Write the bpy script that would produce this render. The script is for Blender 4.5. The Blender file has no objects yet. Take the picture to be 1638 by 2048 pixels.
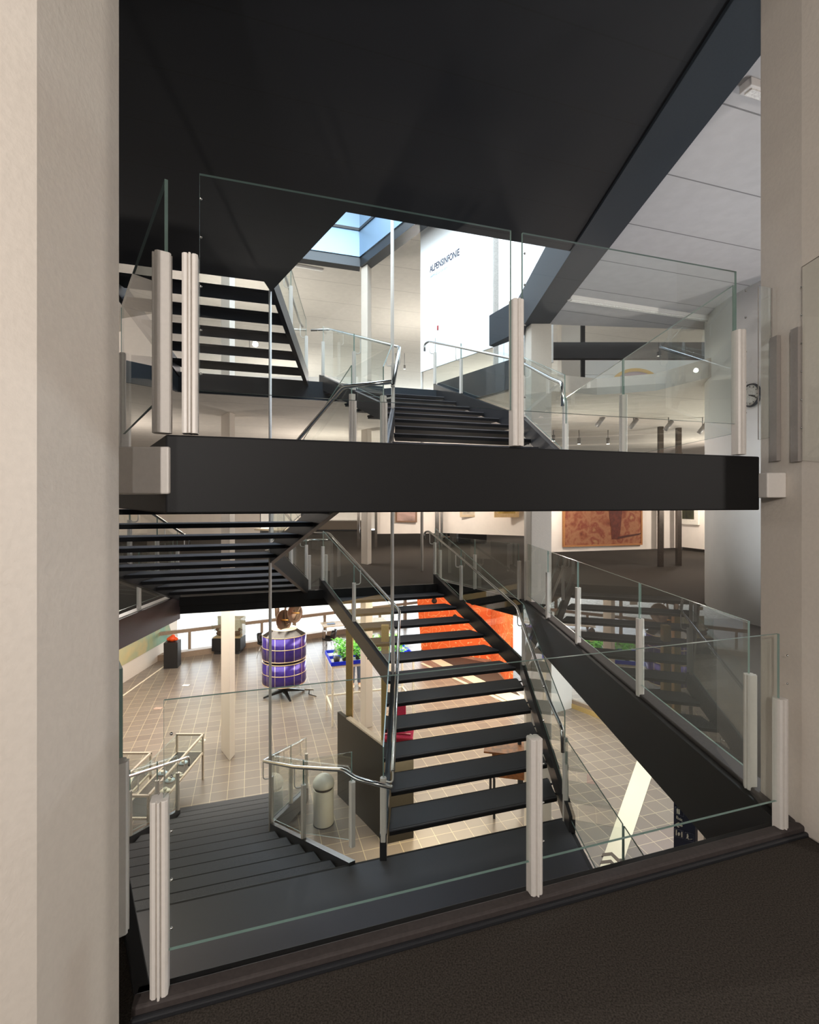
import bpy, bmesh, math, random
from mathutils import Vector, Matrix
from mathutils.geometry import tessellate_polygon
random.seed(7)
SC = bpy.context.scene
COL = SC.collection
R = math.radians
# ------------------------------------------------------------------ camera, world, exposure
F, CX, CY, EYE = 1003.0, 819.0, 1005.0, 1.65
cd = bpy.data.cameras.new('camera'); cam = bpy.data.objects.new('camera', cd); COL.objects.link(cam)
cam.location = (0, 0, EYE); cam.rotation_euler = (R(90), 0, 0)
cd.sensor_width = 36; cd.lens = 36 * F / 2048; cd.shift_y = (CY - 1024) / 2048; cd.clip_start = 0.05; cd.clip_end = 300
SC.camera = cam
SC.view_settings.view_transform = 'Standard'; SC.view_settings.look = 'None'
SC.view_settings.exposure = 0.1; SC.view_settings.gamma = 1; SC.view_settings.use_curve_mapping = False
SC.cycles.transparent_max_bounces = 48
SC.cycles.max_bounces = 10; SC.cycles.diffuse_bounces = 5
SC.cycles.sample_clamp_indirect = 6
w = bpy.data.worlds.new('world'); SC.world = w; w.use_nodes = True
bg = w.node_tree.nodes['Background']; bg.inputs[0].default_value = (0.90, 0.95, 1.0, 1); bg.inputs[1].default_value = 3.2

def lamp(kind, name, loc, power, color=(1, .93, .84), size=1.0, size_y=None, rot=(0, 0, 0), spot=None):
    l = bpy.data.lights.new(name, kind); l.energy = power; l.color = color
    if kind == 'AREA':
        l.size = size
        if size_y: l.shape = 'RECTANGLE'; l.size_y = size_y
    elif kind == 'SPOT':
        l.spot_size = R(spot or 70); l.spot_blend = .6; l.shadow_soft_size = size
    else: l.shadow_soft_size = size
    o = bpy.data.objects.new(name, l); o.location = loc; o.rotation_euler = rot; COL.objects.link(o); return o
for x, y, z, p in ((-.6, -1.6, 2.4, 235), (1.0, -3.0, 3.8, 80), (-1.0, -3.0, 3.4, 200), (4.4, .4, 2.3, 130), (7.4, 2.6, 2.0, 400)):
    lamp('POINT', 'gallery_fill', (x, y, z), p, (1, .93, .87), .035)  # added fill lamps out of view, brighten the near columns and grey ceiling
lamp('POINT', 'gallery_fill', (4.3, 4.2, 1.2), 150, (.84, .92, 1), .06)  # added cool fill outside the frame, brightens the round white wall
lamp('AREA', 'skylight', (-0.5, 9.0, 9.7), 640, (.68, .83, 1), 4.0, 5.0)
lamp('AREA', 'daylight_window', (-2.0, 36.0, -1.0), 5600, (.86, .93, 1), 30, 7, (R(-90), 0, 0))
lamp('AREA', 'daylight_door', (12.2, 13.0, -2.4), 260, (.88, .94, 1), 7, 3, (0, R(90), 0))
lamp('AREA', 'hall_fill', (-5.0, 12.5, -.45), 420, (1, .92, .82), 5, 6)  # added soft fill for the hall, here and below, without fixtures
lamp('AREA', 'hall_fill', (1.2, 13.5, -.45), 420, (1, .86, .68), 4, 4)
lamp('AREA', 'hall_fill', (-3.6, 3.3, -.7), 60, (1, .86, .66), 1.2, 2)
lamp('AREA', 'hall_fill', (0.2, 7.8, -2.6), 40, (1, .82, .55), 1.0, 1.0)
lamp('AREA', 'hall_fill', (4.8, 9.0, -.6), 190, (.88, .94, 1), 3, 6)
for x, y, p in ((-7, 12, 200), (-2.5, 14.5, 260), (3.5, 11.0, 150), (7.5, 11.2, 200), (9, 15.5, 200), (-6, 21, 260), (1, 16.5, 260), (5, 22, 260)):
    lamp('POINT', 'room_fill', (x, y, 1.9), p * .62, (1, .91, .82), .06)  # added fill lamps at landing height, hidden behind its fascia
for x, y, p in ((-5, 15, 420), (0.5, 18, 420), (4, 15, 300), (-6, 24, 420), (4, 25, 420)):
    lamp('POINT', 'room_fill', (x, y, 5.6), p * .75, (1, .93, .87), .06)  # added fill lamps for the upper floor, without fixtures

def G(px, py, z):
    Y = F * (EYE - z) / (py - CY); return Vector(((px - CX) * Y / F, Y, z))
def D(px, py, Y):
    return Vector(((px - CX) * Y / F, Y, EYE - (py - CY) * Y / F))

# ------------------------------------------------------------------ materials
def lin(h):
    h = h.lstrip('#'); c = [int(h[i:i + 2], 16) / 255 for i in (0, 2, 4)]
    return tuple(x / 12.92 if x <= .04045 else ((x + .055) / 1.055) ** 2.4 for x in c) + (1,)
MATS = {}
def mat(name, col, rough=.6, metal=0.0, noise=None, bump=0.0, nscale=60, spec=.5, vary=.15):
    if name in MATS: return MATS[name]
    m = bpy.data.materials.new(name); m.use_nodes = True; nt = m.node_tree; b = nt.nodes['Principled BSDF']
    c = lin(col) if isinstance(col, str) else tuple(col) + (1,)
    b.inputs['Base Color'].default_value = c; b.inputs['Roughness'].default_value = rough; b.inputs['Metallic'].default_value = metal
    b.inputs['Specular IOR Level'].default_value = spec
    tc = nt.nodes.new('ShaderNodeTexCoord'); n = nt.nodes.new('ShaderNodeTexNoise')
    n.inputs['Scale'].default_value = nscale; n.inputs['Detail'].default_value = 4
    nt.links.new(tc.outputs['Object'], n.inputs['Vector'])
    cr = nt.nodes.new('ShaderNodeValToRGB')
    lo = tuple(x * (1 - vary) for x in c[:3]) + (1,); hi = tuple(min(1, x * (1 + vary)) for x in c[:3]) + (1,)
    cr.color_ramp.elements[0].color = lo; cr.color_ramp.elements[1].color = hi
    cr.color_ramp.elements[0].position = .35; cr.color_ramp.elements[1].position = .65
    nt.links.new(n.outputs['Fac'], cr.inputs['Fac']); nt.links.new(cr.outputs['Color'], b.inputs['Base Color'])
    if bump:
        bp = nt.nodes.new('ShaderNodeBump'); bp.inputs['Strength'].default_value = bump; bp.inputs['Distance'].default_value = .004
        nt.links.new(n.outputs['Fac'], bp.inputs['Height']); nt.links.new(bp.outputs['Normal'], b.inputs['Normal'])
    MATS[name] = m; return m
def seam_mat(name, col, rot, spacing, phase=0, width=.006, rough=.8, seamcol=.35, dirx=False):
    m = mat(name, col, rough, vary=.03, nscale=8); nt = m.node_tree; b = nt.nodes['Principled BSDF']
    tc = nt.nodes.new('ShaderNodeTexCoord'); mp = nt.nodes.new('ShaderNodeMapping'); mp.inputs['Rotation'].default_value = (0, 0, -rot)
    sp = nt.nodes.new('ShaderNodeSeparateXYZ'); nt.links.new(tc.outputs['Object'], mp.inputs[0]); nt.links.new(mp.outputs[0], sp.inputs[0])
    a = nt.nodes.new('ShaderNodeMath'); a.operation = 'ADD'; a.inputs[1].default_value = phase
    nt.links.new(sp.outputs[0 if dirx else 1], a.inputs[0])
    pp = nt.nodes.new('ShaderNodeMath'); pp.operation = 'PINGPONG'; pp.inputs[1].default_value = spacing / 2; nt.links.new(a.outputs[0], pp.inputs[0])
    lt = nt.nodes.new('ShaderNodeMath'); lt.operation = 'LESS_THAN'; lt.inputs[1].default_value = width; nt.links.new(pp.outputs[0], lt.inputs[0])
    mx = nt.nodes.new('ShaderNodeMix'); mx.data_type = 'RGBA'; c = lin(col)
    src = b.inputs['Base Color'].links[0].from_socket
    nt.links.new(src, mx.inputs[6]); mx.inputs[7].default_value = tuple(x * seamcol for x in c[:3]) + (1,)
    nt.links.new(lt.outputs[0], mx.inputs[0]); nt.links.new(mx.outputs[2], b.inputs['Base Color'])
    return m
def tile_mat():
    m = mat('floor_tile', '#8a7768', .33, vary=.1, nscale=5); nt = m.node_tree; b = nt.nodes['Principled BSDF']
    tc = nt.nodes.new('ShaderNodeTexCoord'); mp = nt.nodes.new('ShaderNodeMapping'); mp.inputs['Rotation'].default_value = (0, 0, -R(17.5))
    mp.inputs['Location'].default_value = (.13, .09, 0)
    br = nt.nodes.new('ShaderNodeTexBrick'); br.offset = 0; br.squash = 1
    br.inputs['Scale'].default_value = 1; br.inputs['Brick Width'].default_value = .305; br.inputs['Row Height'].default_value = .305
    br.inputs['Mortar Size'].default_value = .005; br.inputs['Mortar Smooth'].default_value = .1; br.inputs['Bias'].default_value = 0
    br.inputs['Color1'].default_value = lin('#857a70'); br.inputs['Color2'].default_value = lin('#786d65'); br.inputs['Mortar'].default_value = lin('#b9ab90')
    nt.links.new(tc.outputs['Object'], mp.inputs[0]); nt.links.new(mp.outputs[0], br.inputs['Vector']); nt.links.new(br.outputs['Color'], b.inputs['Base Color'])
    return m
def glass_mat(name='clear_glass', tint=(.955, .978, .968), k=1.3):
    m = bpy.data.materials.new(name); m.use_nodes = True; nt = m.node_tree; nt.nodes.clear()
    out = nt.nodes.new('ShaderNodeOutputMaterial'); mx = nt.nodes.new('ShaderNodeMixShader')
    t = nt.nodes.new('ShaderNodeBsdfTransparent'); t.inputs[0].default_value = tint + (1,)
    g = nt.nodes.new('ShaderNodeBsdfGlossy'); g.inputs['Roughness'].default_value = 0.0; g.inputs[0].default_value = (1, 1, 1, 1)
    fr = nt.nodes.new('ShaderNodeFresnel'); fr.inputs[0].default_value = 1.45
    ge = nt.nodes.new('ShaderNodeNewGeometry'); s = nt.nodes.new('ShaderNodeMath'); s.operation = 'SUBTRACT'; s.inputs[0].default_value = 1
    nt.links.new(ge.outputs['Backfacing'], s.inputs[1])
    mu = nt.nodes.new('ShaderNodeMath'); mu.operation = 'MULTIPLY'; nt.links.new(fr.outputs[0], mu.inputs[0]); nt.links.new(s.outputs[0], mu.inputs[1])
    mk = nt.nodes.new('ShaderNodeMath'); mk.operation = 'MULTIPLY'; mk.inputs[1].default_value = k; mk.use_clamp = True; nt.links.new(mu.outputs[0], mk.inputs[0])
    nt.links.new(mk.outputs[0], mx.inputs[0]); nt.links.new(t.outputs[0], mx.inputs[1]); nt.links.new(g.outputs[0], mx.inputs[2]); nt.links.new(mx.outputs[0], out.inputs[0])
    MATS[name] = m; return m
GL = glass_mat(); WG = glass_mat('window_glass', (.98, .99, .985), 1.0)
GE = mat('glass_edge', '#829a93', .25, vary=.02)
BLK = mat('black_steel', '#26272a', .38, vary=.1, bump=.05, nscale=200)
FASC = mat('fascia_steel', '#101011', .6, vary=.06, bump=.1, nscale=300, spec=.3)
CARP = mat('stair_carpet', '#5b5c61', .9, vary=.35, bump=.5, nscale=420, spec=.2)
CARPF = mat('gallery_carpet', '#3d3833', .95, vary=.4, bump=.6, nscale=160, spec=.1)
WHT = mat('post_white', '#d9d3cc', .42, vary=.02)
COLM = mat('column_paint', '#cfc6bb', .5, vary=.02, bump=.35, nscale=55)
BEAM = mat('beam_steel', '#30373e', .6, vary=.04, spec=.2)
STEEL = mat('brushed_steel', '#c9cac9', .22, 1.0, vary=.03)
SOFF = seam_mat('soffit_black', '#0a0c13', R(17.5), .55, .12, .006, .7, .12)
GREYC = seam_mat('ceiling_grey', '#bebcbd', R(17.5), .76, .2, .007, .85, .4)
CREAM = mat('wall_cream', '#efe4d8', .8, vary=.02, nscale=4)
WALLW = mat('wall_white', '#f2f1ee', .8, vary=.015, nscale=4)
CEILB = seam_mat('ceiling_beige', '#d6cfc5', R(17.5), 1.5, .1, .012, .85, .7)
BRASS = mat('brass', '#c9b078', .4, .55, vary=.08)
TILE = tile_mat()
KERB = mat('kerb_rubber', '#3a3331', .7, vary=.12)
BRONZ = mat('window_bronze', '#9c8a78', .5, .3)

# ------------------------------------------------------------------ mesh builder
class MB:
    def __init__(s): s.v = []; s.f = []; s.m = []; s.sm = []
    def add(s, vs, fs, mi=0, smooth=False):
        o = len(s.v); s.v += [tuple(v) for v in vs]
        for k, f in enumerate(fs):
            s.f.append([o + i for i in f]); s.m.append(mi[k] if isinstance(mi, list) else mi); s.sm.append(smooth)
        return s
    def box(s, c, d, rz=0, mi=0, M=None):
        x, y, z = [a / 2 for a in d]
        vs = [Vector((i * x, j * y, k * z)) for i in (-1, 1) for j in (-1, 1) for k in (-1, 1)]
        M = M or Matrix.Rotation(rz, 3, 'Z')
        vs = [M @ v + Vector(c) for v in vs]
        return s.add(vs, [(0, 1, 3, 2), (4, 6, 7, 5), (0, 4, 5, 1), (2, 3, 7, 6), (0, 2, 6, 4), (1, 5, 7, 3)], mi)
    def prism(s, poly, z0, z1, mt=0, ms=0, mb=0):
        """poly: ccw plan points; z0/z1 may be lists"""
        n = len(poly); a = sum(poly[i][0] * poly[(i + 1) % n][1] - poly[(i + 1) % n][0] * poly[i][1] for i in range(n))
        Z0 = z0 if isinstance(z0, (list, tuple)) else [z0] * n; Z1 = z1 if isinstance(z1, (list, tuple)) else [z1] * n
        if a < 0: poly = poly[::-1]; Z0 = list(Z0)[::-1]; Z1 = list(Z1)[::-1]
        vs = [(p[0], p[1], Z0[i]) for i, p in enumerate(poly)] + [(p[0], p[1], Z1[i]) for i, p in enumerate(poly)]
        fs = [tuple(range(n))[::-1], tuple(range(n, 2 * n))] + [(i, (i + 1) % n, n + (i + 1) % n, n + i) for i in range(n)]
        return s.add(vs, fs, [mb, mt] + [ms] * n)
    def slab(s, outer, holes, z0, z1, mt=0, ms=0, mb=0):
        loops = [outer] + holes
        L3 = [[Vector((p[0], p[1], 0)) for p in l] for l in loops]
        tris = tessellate_polygon(L3); flat = [p for l in L3 for p in l]; n = len(flat)
        vs = [(p.x, p.y, z1) for p in flat] + [(p.x, p.y, z0) for p in flat]; fs = []; ms_ = []
        for t in tris:
            a, b, c = [flat[i] for i in t]
            if (b - a).cross(c - a).z < 0: t = t[::-1]
            fs.append(tuple(t)); ms_.append(mt); fs.append(tuple(i + n for i in t[::-1])); ms_.append(mb)
        o = 0
        for l in L3:
            k = len(l)
            for i in range(k): fs.append((o + i, o + (i + 1) % k, n + o + (i + 1) % k, n + o + i)); ms_.append(ms)
            o += k
        return s.add(vs, fs, ms_)
    def wall(s, p0, p1, z0, z1, t, mi=0):
        """vertical plate p0->p1 (plan), z0/z1 = pair or number, thickness t centred"""
        a = Vector(p0[:2]); b = Vector(p1[:2]); n = (b - a).normalized(); n = Vector((-n.y, n.x)) * t / 2
        z0 = z0 if isinstance(z0, tuple) else (z0, z0); z1 = z1 if isinstance(z1, tuple) else (z1, z1)
        poly = [a - n, b - n, b + n, a + n]
        return s.prism([tuple(p) for p in poly], [z0[0], z0[1], z0[1], z0[0]], [z1[0], z1[1], z1[1], z1[0]], mi, mi, mi)
    def glass(s, p0, p1, z0, z1, t=.012):
        a = Vector(p0[:2]); b = Vector(p1[:2]); n = (b - a).normalized(); n = Vector((-n.y, n.x)) * t / 2
        vs = []
        for p, i in ((a, 0), (b, 1)):
            for sg in (-1, 1):
                for z in (z0[i], z1[i]): q = p + n * sg; vs.append((q.x, q.y, z))
        # idx: a- lo0 hi1, a+ lo2 hi3, b- lo4 hi5, b+ lo6 hi7
        return s.add(vs, [(0, 4, 5, 1), (6, 2, 3, 7), (1, 5, 7, 3), (0, 2, 6, 4), (0, 1, 3, 2), (4, 6, 7, 5)], [0, 0, 1, 1, 1, 1])
    def tube(s, pts, r, seg=10, mi=0, cap=True, rads=None):
        pts = [Vector(p) for p in pts]; n = len(pts); T = []
        for i in range(n):
            a = pts[max(i - 1, 0)]; b = pts[min(i + 1, n - 1)]
            if 0 < i < n - 1: t = (pts[i] - a).normalized() + (b - pts[i]).normalized()
            else: t = b - a
            T.append(t.normalized())
        up = Vector((0, 0, 1)) if abs(T[0].z) < .9 else Vector((1, 0, 0))
        u = (up - T[0] * up.dot(T[0])).normalized(); vs = []
        for i in range(n):
            u = (u - T[i] * u.dot(T[i])).normalized(); v = T[i].cross(u); rr = rads[i] if rads else r
            if 0 < i < n - 1:
                c = max(.35, T[i].dot((pts[i + 1] - pts[i]).normalized()))
            for k in range(seg):
                an = 2 * math.pi * k / seg; vs.append(pts[i] + (u * math.cos(an) + v * math.sin(an)) * rr)
        fs = [(i * seg + k, i * seg + (k + 1) % seg, (i + 1) * seg + (k + 1) % seg, (i + 1) * seg + k) for i in range(n - 1) for k in range(seg)]
        if cap: fs += [tuple(range(seg))[::-1], tuple((n - 1) * seg + k for k in range(seg))]
        return s.add(vs, fs, mi, True)
    def lathe(s, prof, c=(0, 0, 0), seg=24, mi=0, smooth=True, M=None):
        vs = []; n = len(prof); M = M or Matrix.Identity(3)
        for r_, z in prof:
            for k in range(seg):
                a = 2 * math.pi * k / seg; vs.append(M @ Vector((r_ * math.cos(a), r_ * math.sin(a), z)) + Vector(c))
        fs = [(i * seg + k, i * seg + (k + 1) % seg, (i + 1) * seg + (k + 1) % seg, (i + 1) * seg + k) for i in range(n - 1) for k in range(seg)]
        fs += [tuple(range(seg))[::-1], tuple((n - 1) * seg + k for k in range(seg))]
        return s.add(vs, fs, mi, smooth)
    def ball(s, c, r, mi=0, sc=(1, 1, 1), seg=12):
        prof = [(max(.0005, math.sin(math.pi * i / 8)) * r, -math.cos(math.pi * i / 8) * r) for i in range(9)]
        o = len(s.v); s.lathe(prof, (0, 0, 0), seg, mi)
        for i in range(o, len(s.v)): v = s.v[i]; s.v[i] = (v[0] * sc[0] + c[0], v[1] * sc[1] + c[1], v[2] * sc[2] + c[2])
        return s
    def build(s, name, mats, parent=None, bevel=0):
        me = bpy.data.meshes.new(name); me.from_pydata(s.v, [], s.f)
        for m in (mats if isinstance(mats, (list, tuple)) else [mats]): me.materials.append(m)
        for p, mi, sm in zip(me.polygons, s.m, s.sm): p.material_index = mi; p.use_smooth = sm
        me.validate(); me.update()
        o = bpy.data.objects.new(name, me); COL.objects.link(o)
        if parent: o.parent = parent; o.matrix_parent_inverse = Matrix.Translation(-Vector(parent.get('base', (0, 0, 0))))
        if bevel:
            b = o.modifiers.new('bevel', 'BEVEL'); b.width = bevel; b.segments = 2; b.limit_method = 'ANGLE'
        return o
def tag(o, label=None, cat=None, group=None, kind=None):
    if label: o['label'] = label
    if cat: o['category'] = cat
    if group: o['group'] = group
    if kind: o['kind'] = kind
    return o
def thing(name, label, cat, loc=(0, 0, 0), group=None):
    """Empty at the thing's base; its parts are modelled in world coordinates and parented with the offset removed"""
    o = bpy.data.objects.new(name, None); COL.objects.link(o); o.location = loc; o['base'] = tuple(loc); o.empty_display_size = .1
    return tag(o, label, cat, group)
def struct(o): o['kind'] = 'structure'; return o

# ------------------------------------------------------------------ plan geometry
SA, CA = .3007, .9537            # along A (stair treads, kerb): (CA, SA)
def wv(p): return p[1] * CA - p[0] * SA
H = 3.9; ZP = -2.0; ZQ = 1.9
RL = [(-.27, 4.87), (-.25, 7.40), (-1.62, 9.52)]      # left stringer of the right-hand flight
RR = [(1.80, 5.45), (1.80, 8.02), (.56, 10.22)]       # right stringer
LR = [(-.53, 4.98), (-1.95, 7.07), (-1.93, 9.42)]     # right stringer of the left-hand flight
LL = [(-2.62, 4.32), (-4.03, 6.43), (-4.03, 8.78)]    # left stringer
def at_w(path, wq):
    for i in range(len(path) - 1):
        a, b = path[i], path[i + 1]; wa, wb = wv(a), wv(b)
        if wq <= wb or i == len(path) - 2:
            t = (wq - wa) / (wb - wa); return Vector((a[0] + (b[0] - a[0]) * t, a[1] + (b[1] - a[1]) * t))
def pitchR(wq, z0): return z0 + (2.0 / 12) * (1 + (wq - 5.137) / .409)       # nosing line, z0 = landing
def pitchL(wq, z0): return z0 + (9.54 - wq) / .4155 * (1.9 / 12)             # z0 = lower floor
VOID = [(-.90, 1.642), (1.93, 2.535), (1.93, 8.45), (.62, 10.55), (.54, 10.20), (-1.62, 9.52), (-4.05, 8.75), (-4.05, 6.15)]

def stringer(path, pf, z0, lo, hi, w0, w1, name, parent):
    pts = [at_w(path, w0)] + [Vector(p) for p in path if w0 + .05 < wv(p) < w1 - .05] + [at_w(path, w1)]
    t = .035; L = []; Rr = []
    for i, p in enumerate(pts):
        a = pts[max(i - 1, 0)]; b = pts[min(i + 1, len(pts) - 1)]; d = (b - a).normalized(); n = Vector((-d.y, d.x)) * t
        L.append(p + n); Rr.append(p - n)
    zs = [pf(wv(p), z0) for p in pts]; n = len(pts); vs = []
    for i in range(n): vs += [(L[i].x, L[i].y, zs[i] + lo), (L[i].x, L[i].y, zs[i] + hi), (Rr[i].x, Rr[i].y, zs[i] + hi), (Rr[i].x, Rr[i].y, zs[i] + lo)]
    fs = [(4 * i + k, 4 * i + (k + 1) % 4, 4 * i + 4 + (k + 1) % 4, 4 * i + 4 + k) for i in range(n - 1) for k in range(4)]
    fs += [(0, 3, 2, 1), (4 * n - 4, 4 * n - 3, 4 * n - 2, 4 * n - 1)]
    return MB().add(vs, fs).build(name, BLK, parent)

TRD = mat('tread_steel', '#1b1b1d', .75, vary=.08, spec=.2)
GLINT = mat('tread_glint', '#6a6b72', .35, .5, vary=.05)  # pale edge strip in place of skylight caught on the carpet edge
def tread(pl, pr, w0, w1, z, th, parent, ins=.055, glint=False):
    q = [at_w(pl, w0), at_w(pr, w0), at_w(pr, w1), at_w(pl, w1)]
    A = Vector((CA, SA)); q = [q[0] + A * ins, q[1] - A * ins, q[2] - A * ins, q[3] + A * ins]
    m = MB(); m.prism([tuple(p) for p in q], z - th, z - .004, 1, 1, 1)
    V = Vector((-SA, CA)); qi = [q[0] + V * .022, q[1] + V * .022, q[2] - V * .022, q[3] - V * .022]
    m.prism([tuple(p) for p in qi], z - .01, z, 0, 0, 0)
    if glint: m.prism([tuple(q[0] - V * .003), tuple(q[1] - V * .003), tuple(q[1] + V * .010), tuple(q[0] + V * .010)], z - .012, z + .001, 2, 2, 2)
    for e0, sg in ((q[0], -1), (q[1], 1)):                      # fixing studs towards the stringers
        for dv in (.1, .3):
            p = e0 + V * dv; p2 = at_w(pl if sg < 0 else pr, wv(p))
            m.tube([(p.x, p.y, z - .03), (p2.x, p2.y, z - .03)], .013, 6, 1)
    return m.build('tread', [CARP, TRD, GLINT], parent)

def stair(kind, z0, label, n=11, ks=None):
    if kind == 'R':
        t = thing('staircase', label, 'staircase', (.8, 5.3, z0), 'flights of the open staircase')
        for k in ks or range(1, 12):
            w0 = 5.137 + .409 * (k - 1); tread(RL, RR, w0, w0 + .395, z0 + 2.0 / 12 * k, .055, t, glint=True)
        stringer(RL, pitchR, z0, -.09, .17, 4.95, 9.72, 'stringer', t); stringer(RR, pitchR, z0, -.09, .17, 4.75, 9.66, 'stringer', t)
    else:
        t = thing('staircase', label, 'staircase', (-2.9, 9.0, z0), 'flights of the open staircase')
        for k in ks or range(1, 12):
            w0 = 9.54 - .4155 * k; tread(LL, LR, w0, w0 + .40, z0 + 1.9 / 12 * k, .05, t)
        w0 = 4.99 if not ks else 9.54 - .4155 * max(ks) - .1
        stringer(LL, pitchL, z0, -.06, .2, w0, 9.55, 'stringer', t); stringer(LR, pitchL, z0, -.06, .2, w0, 9.55, 'stringer', t)
    return t

# ------------------------------------------------------------------ structure: floors
CH = mat('slab_white', '#d8d2c8', .8, vary=.02)
struct(MB().slab([(-14, -5), (14, -5), (14, 24), (-14, 24)], [], -4.2, -3.9).build('floor', TILE))
struct(MB().slab([(-14, -5), (14, -5), (14, 30), (-14, 30)], [VOID], -.3, 0.0, 0, 1, 2).build('floor.001', [CARPF, FASC, CH]))
OUT2 = [(-14, 4.6), (-4.05, 7.85), (-4.05, 8.75), (-1.62, 9.52), (.54, 10.20), (.62, 10.55), (1.93, 8.55), (2.4, 8.75), (3.4, 9.1), (4.3, 8.75), (4.75, 7.6), (14, 7.6), (14, 30), (-14, 30)]
struct(MB().slab(OUT2, [], 3.6, 3.9, 0, 1, 2).build('floor.002', [CARPF, CEILB, CEILB]))
t_ = MB()
for i in range(0, 4): t_.wall(OUT2[i], OUT2[i + 1], 3.58, 3.93, .05)
struct(t_.build('trim_17', BEAM))
# black soffit over the stair and grey ceiling beyond the beam
struct(MB().prism([(-9, -5), (2.0, -5), (1.88, 5.85), (-.64, 5.06), (-1.93, 6.98), (-1.93, 6.62), (-9, 4.39)][::1], 4.58, 5.05).build('ceiling', SOFF))
struct(MB().slab([(2.2, -5), (14, -5), (14, 9.4), (2.2, 8.3)], [], 4.60, 4.75).build('ceiling.001', GREYC))
ROOFHOLE = [(-6.2, 11.86), (-1.32, 13.4), (1.95, 8.75), (1.95, 2.5), (-6.2, 2.5)]
struct(MB().slab([(-14, -5), (14, -5), (14, 40), (-14, 40)], [ROOFHOLE], 8.2, 8.35).build('ceiling.002', CEILB))
sh = MB()
for a, b in ((ROOFHOLE[0], ROOFHOLE[1]), (ROOFHOLE[1], ROOFHOLE[2]), (ROOFHOLE[2], ROOFHOLE[3])):
    sh.wall(a, b, 8.2, 9.9, .06)
struct(sh.build('trim_1', mat('shaft_metal', '#7f98b0', .35, .3, vary=.03)))
sh = MB()
dk = .28
sh.prism([(-6.2, 11.86), (-1.32, 13.4), (-1.36, 13.68), (-6.2, 12.16)], 7.95, 8.22)
sh.prism([(-1.32, 13.4), (1.95, 8.75), (2.2, 8.93), (-1.1, 13.6)], 7.95, 8.22)
struct(sh.build('trim_2', BLK))
sh = MB()
for i in (0, 1): 
    a, b = ROOFHOLE[i], ROOFHOLE[i + 1]; sh.wall(a, b, 8.88, 8.95, .12)
struct(sh.build('trim_3', BLK))
# fascias round the void at the gallery floor
def fascia(n, a, b, z0, z1, m=FASC, t=.05):
    d = (Vector(b) - Vector(a)).normalized(); nn = Vector((-d.y, d.x)) * t / 2
    return struct(MB().wall(Vector(a) + nn, Vector(b) + nn, z0, z1, t).build('trim_%d' % n, m, bevel=.004))
fascia(4, VOID[0], VOID[1], -.40, .02); fascia(5, VOID[1], VOID[2], -.485, .02); fascia(6, VOID[2], VOID[3], -.2, .02)
fascia(7, VOID[3], VOID[4], -.16, .005); fascia(8, VOID[4], VOID[5], -.16, .004); fascia(9, VOID[5], VOID[6], -.16, .004)
fascia(10, VOID[6], VOID[7], -.38, .03, mat('fascia_brown', '#3b2f31', .5)); fascia(11, VOID[7], VOID[0], -.40, .02)
# kerbs (two steps) along near and right edge
k = MB(); dA = Vector((CA, SA)); dV = Vector((-SA, CA))
a, b = Vector(VOID[0]), Vector(VOID[1])
k.prism([tuple(a - dV * .055), tuple(b - dV * .055 + dA * .05), tuple(b), tuple(a)], 0, .045)
struct(k.build('trim_12', KERB, bevel=.008))
k = MB(); k.prism([tuple(a - dV * .075), tuple(b - dV * .075 + dA * .07), tuple(b - dV * .055 + dA * .05), tuple(a - dV * .055)], 0, .022)
struct(k.build('trim_13', BLK, bevel=.006))
k = MB(); k.prism([(1.93, 2.54), (2.05, 2.54), (2.05, 8.48), (1.93, 8.45)], 0, .04); struct(k.build('trim_14', KERB, bevel=.008))
k = MB(); k.prism([(-4.05, 8.75), (-4.17, 8.75), (-4.17, 6.1), (-4.05, 6.15)], 0, .04); struct(k.build('trim_15', WHT))
# beams
b_ = MB(); b_.box((2.075, 2.0, 4.86), (.41, 13.4, .62)); tag(b_.build('edge_beam', [BEAM], bevel=.004), 'long dark steel beam running from the front right to the tall white column', 'beam')
b_ = MB(); b_.prism([(1.87, 8.25), (1.87, 8.72), (1.55, 9.2), (1.45, 9.12)], 4.5, 5.05); tag(b_.build('edge_beam', BEAM), 'short blue-grey steel beam stub at the head of the white column', 'beam')
b_ = MB(); b_.wall((1.90, 8.52), (.60, 10.45), 3.62, 4.13, .06); tag(b_.build('parapet_panel', BEAM), 'blue-grey solid parapet below the white banner', 'parapet')
struct(MB().wall((2.3, 9.35), (6.0, 9.35), 4.32, 4.62, .12).build('trim_16', BLK))

# ------------------------------------------------------------------ walls and windows
WIN_A, WIN_B = Vector((-9.6, 17.2)), Vector((4.6, 25.85))
d = (WIN_B - WIN_A).normalized(); L = (WIN_B - WIN_A).length; rzw = math.atan2(d.y, d.x)
def wp(s): p = WIN_A + d * s; return (p.x, p.y)
wn = struct(MB().wall(WIN_A, WIN_B, -3.9, -3.7, .3).build('window_1', BRONZ))
fr = MB(); s_ = 0.6
while s_ < L:
    fr.box((*wp(s_), -2.1), (.12, .12, 3.3), rzw); s_ += 2.6
fr.box((*wp(L / 2), -2.98), (L, .1, .12), rzw); fr.box((*wp(L / 2), -.5), (L, .14, .35), rzw)
s_ = 1.9
while s_ < L: fr.box((*wp(s_), -3.33), (.09, .09, .66), rzw); s_ += 2.6
fr.build('window_frame', BRONZ, wn)
gp = MB(); gp.wall(WIN_A, WIN_B, -3.7, -.6, .01); gp.build('pane', WG, wn)
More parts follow.
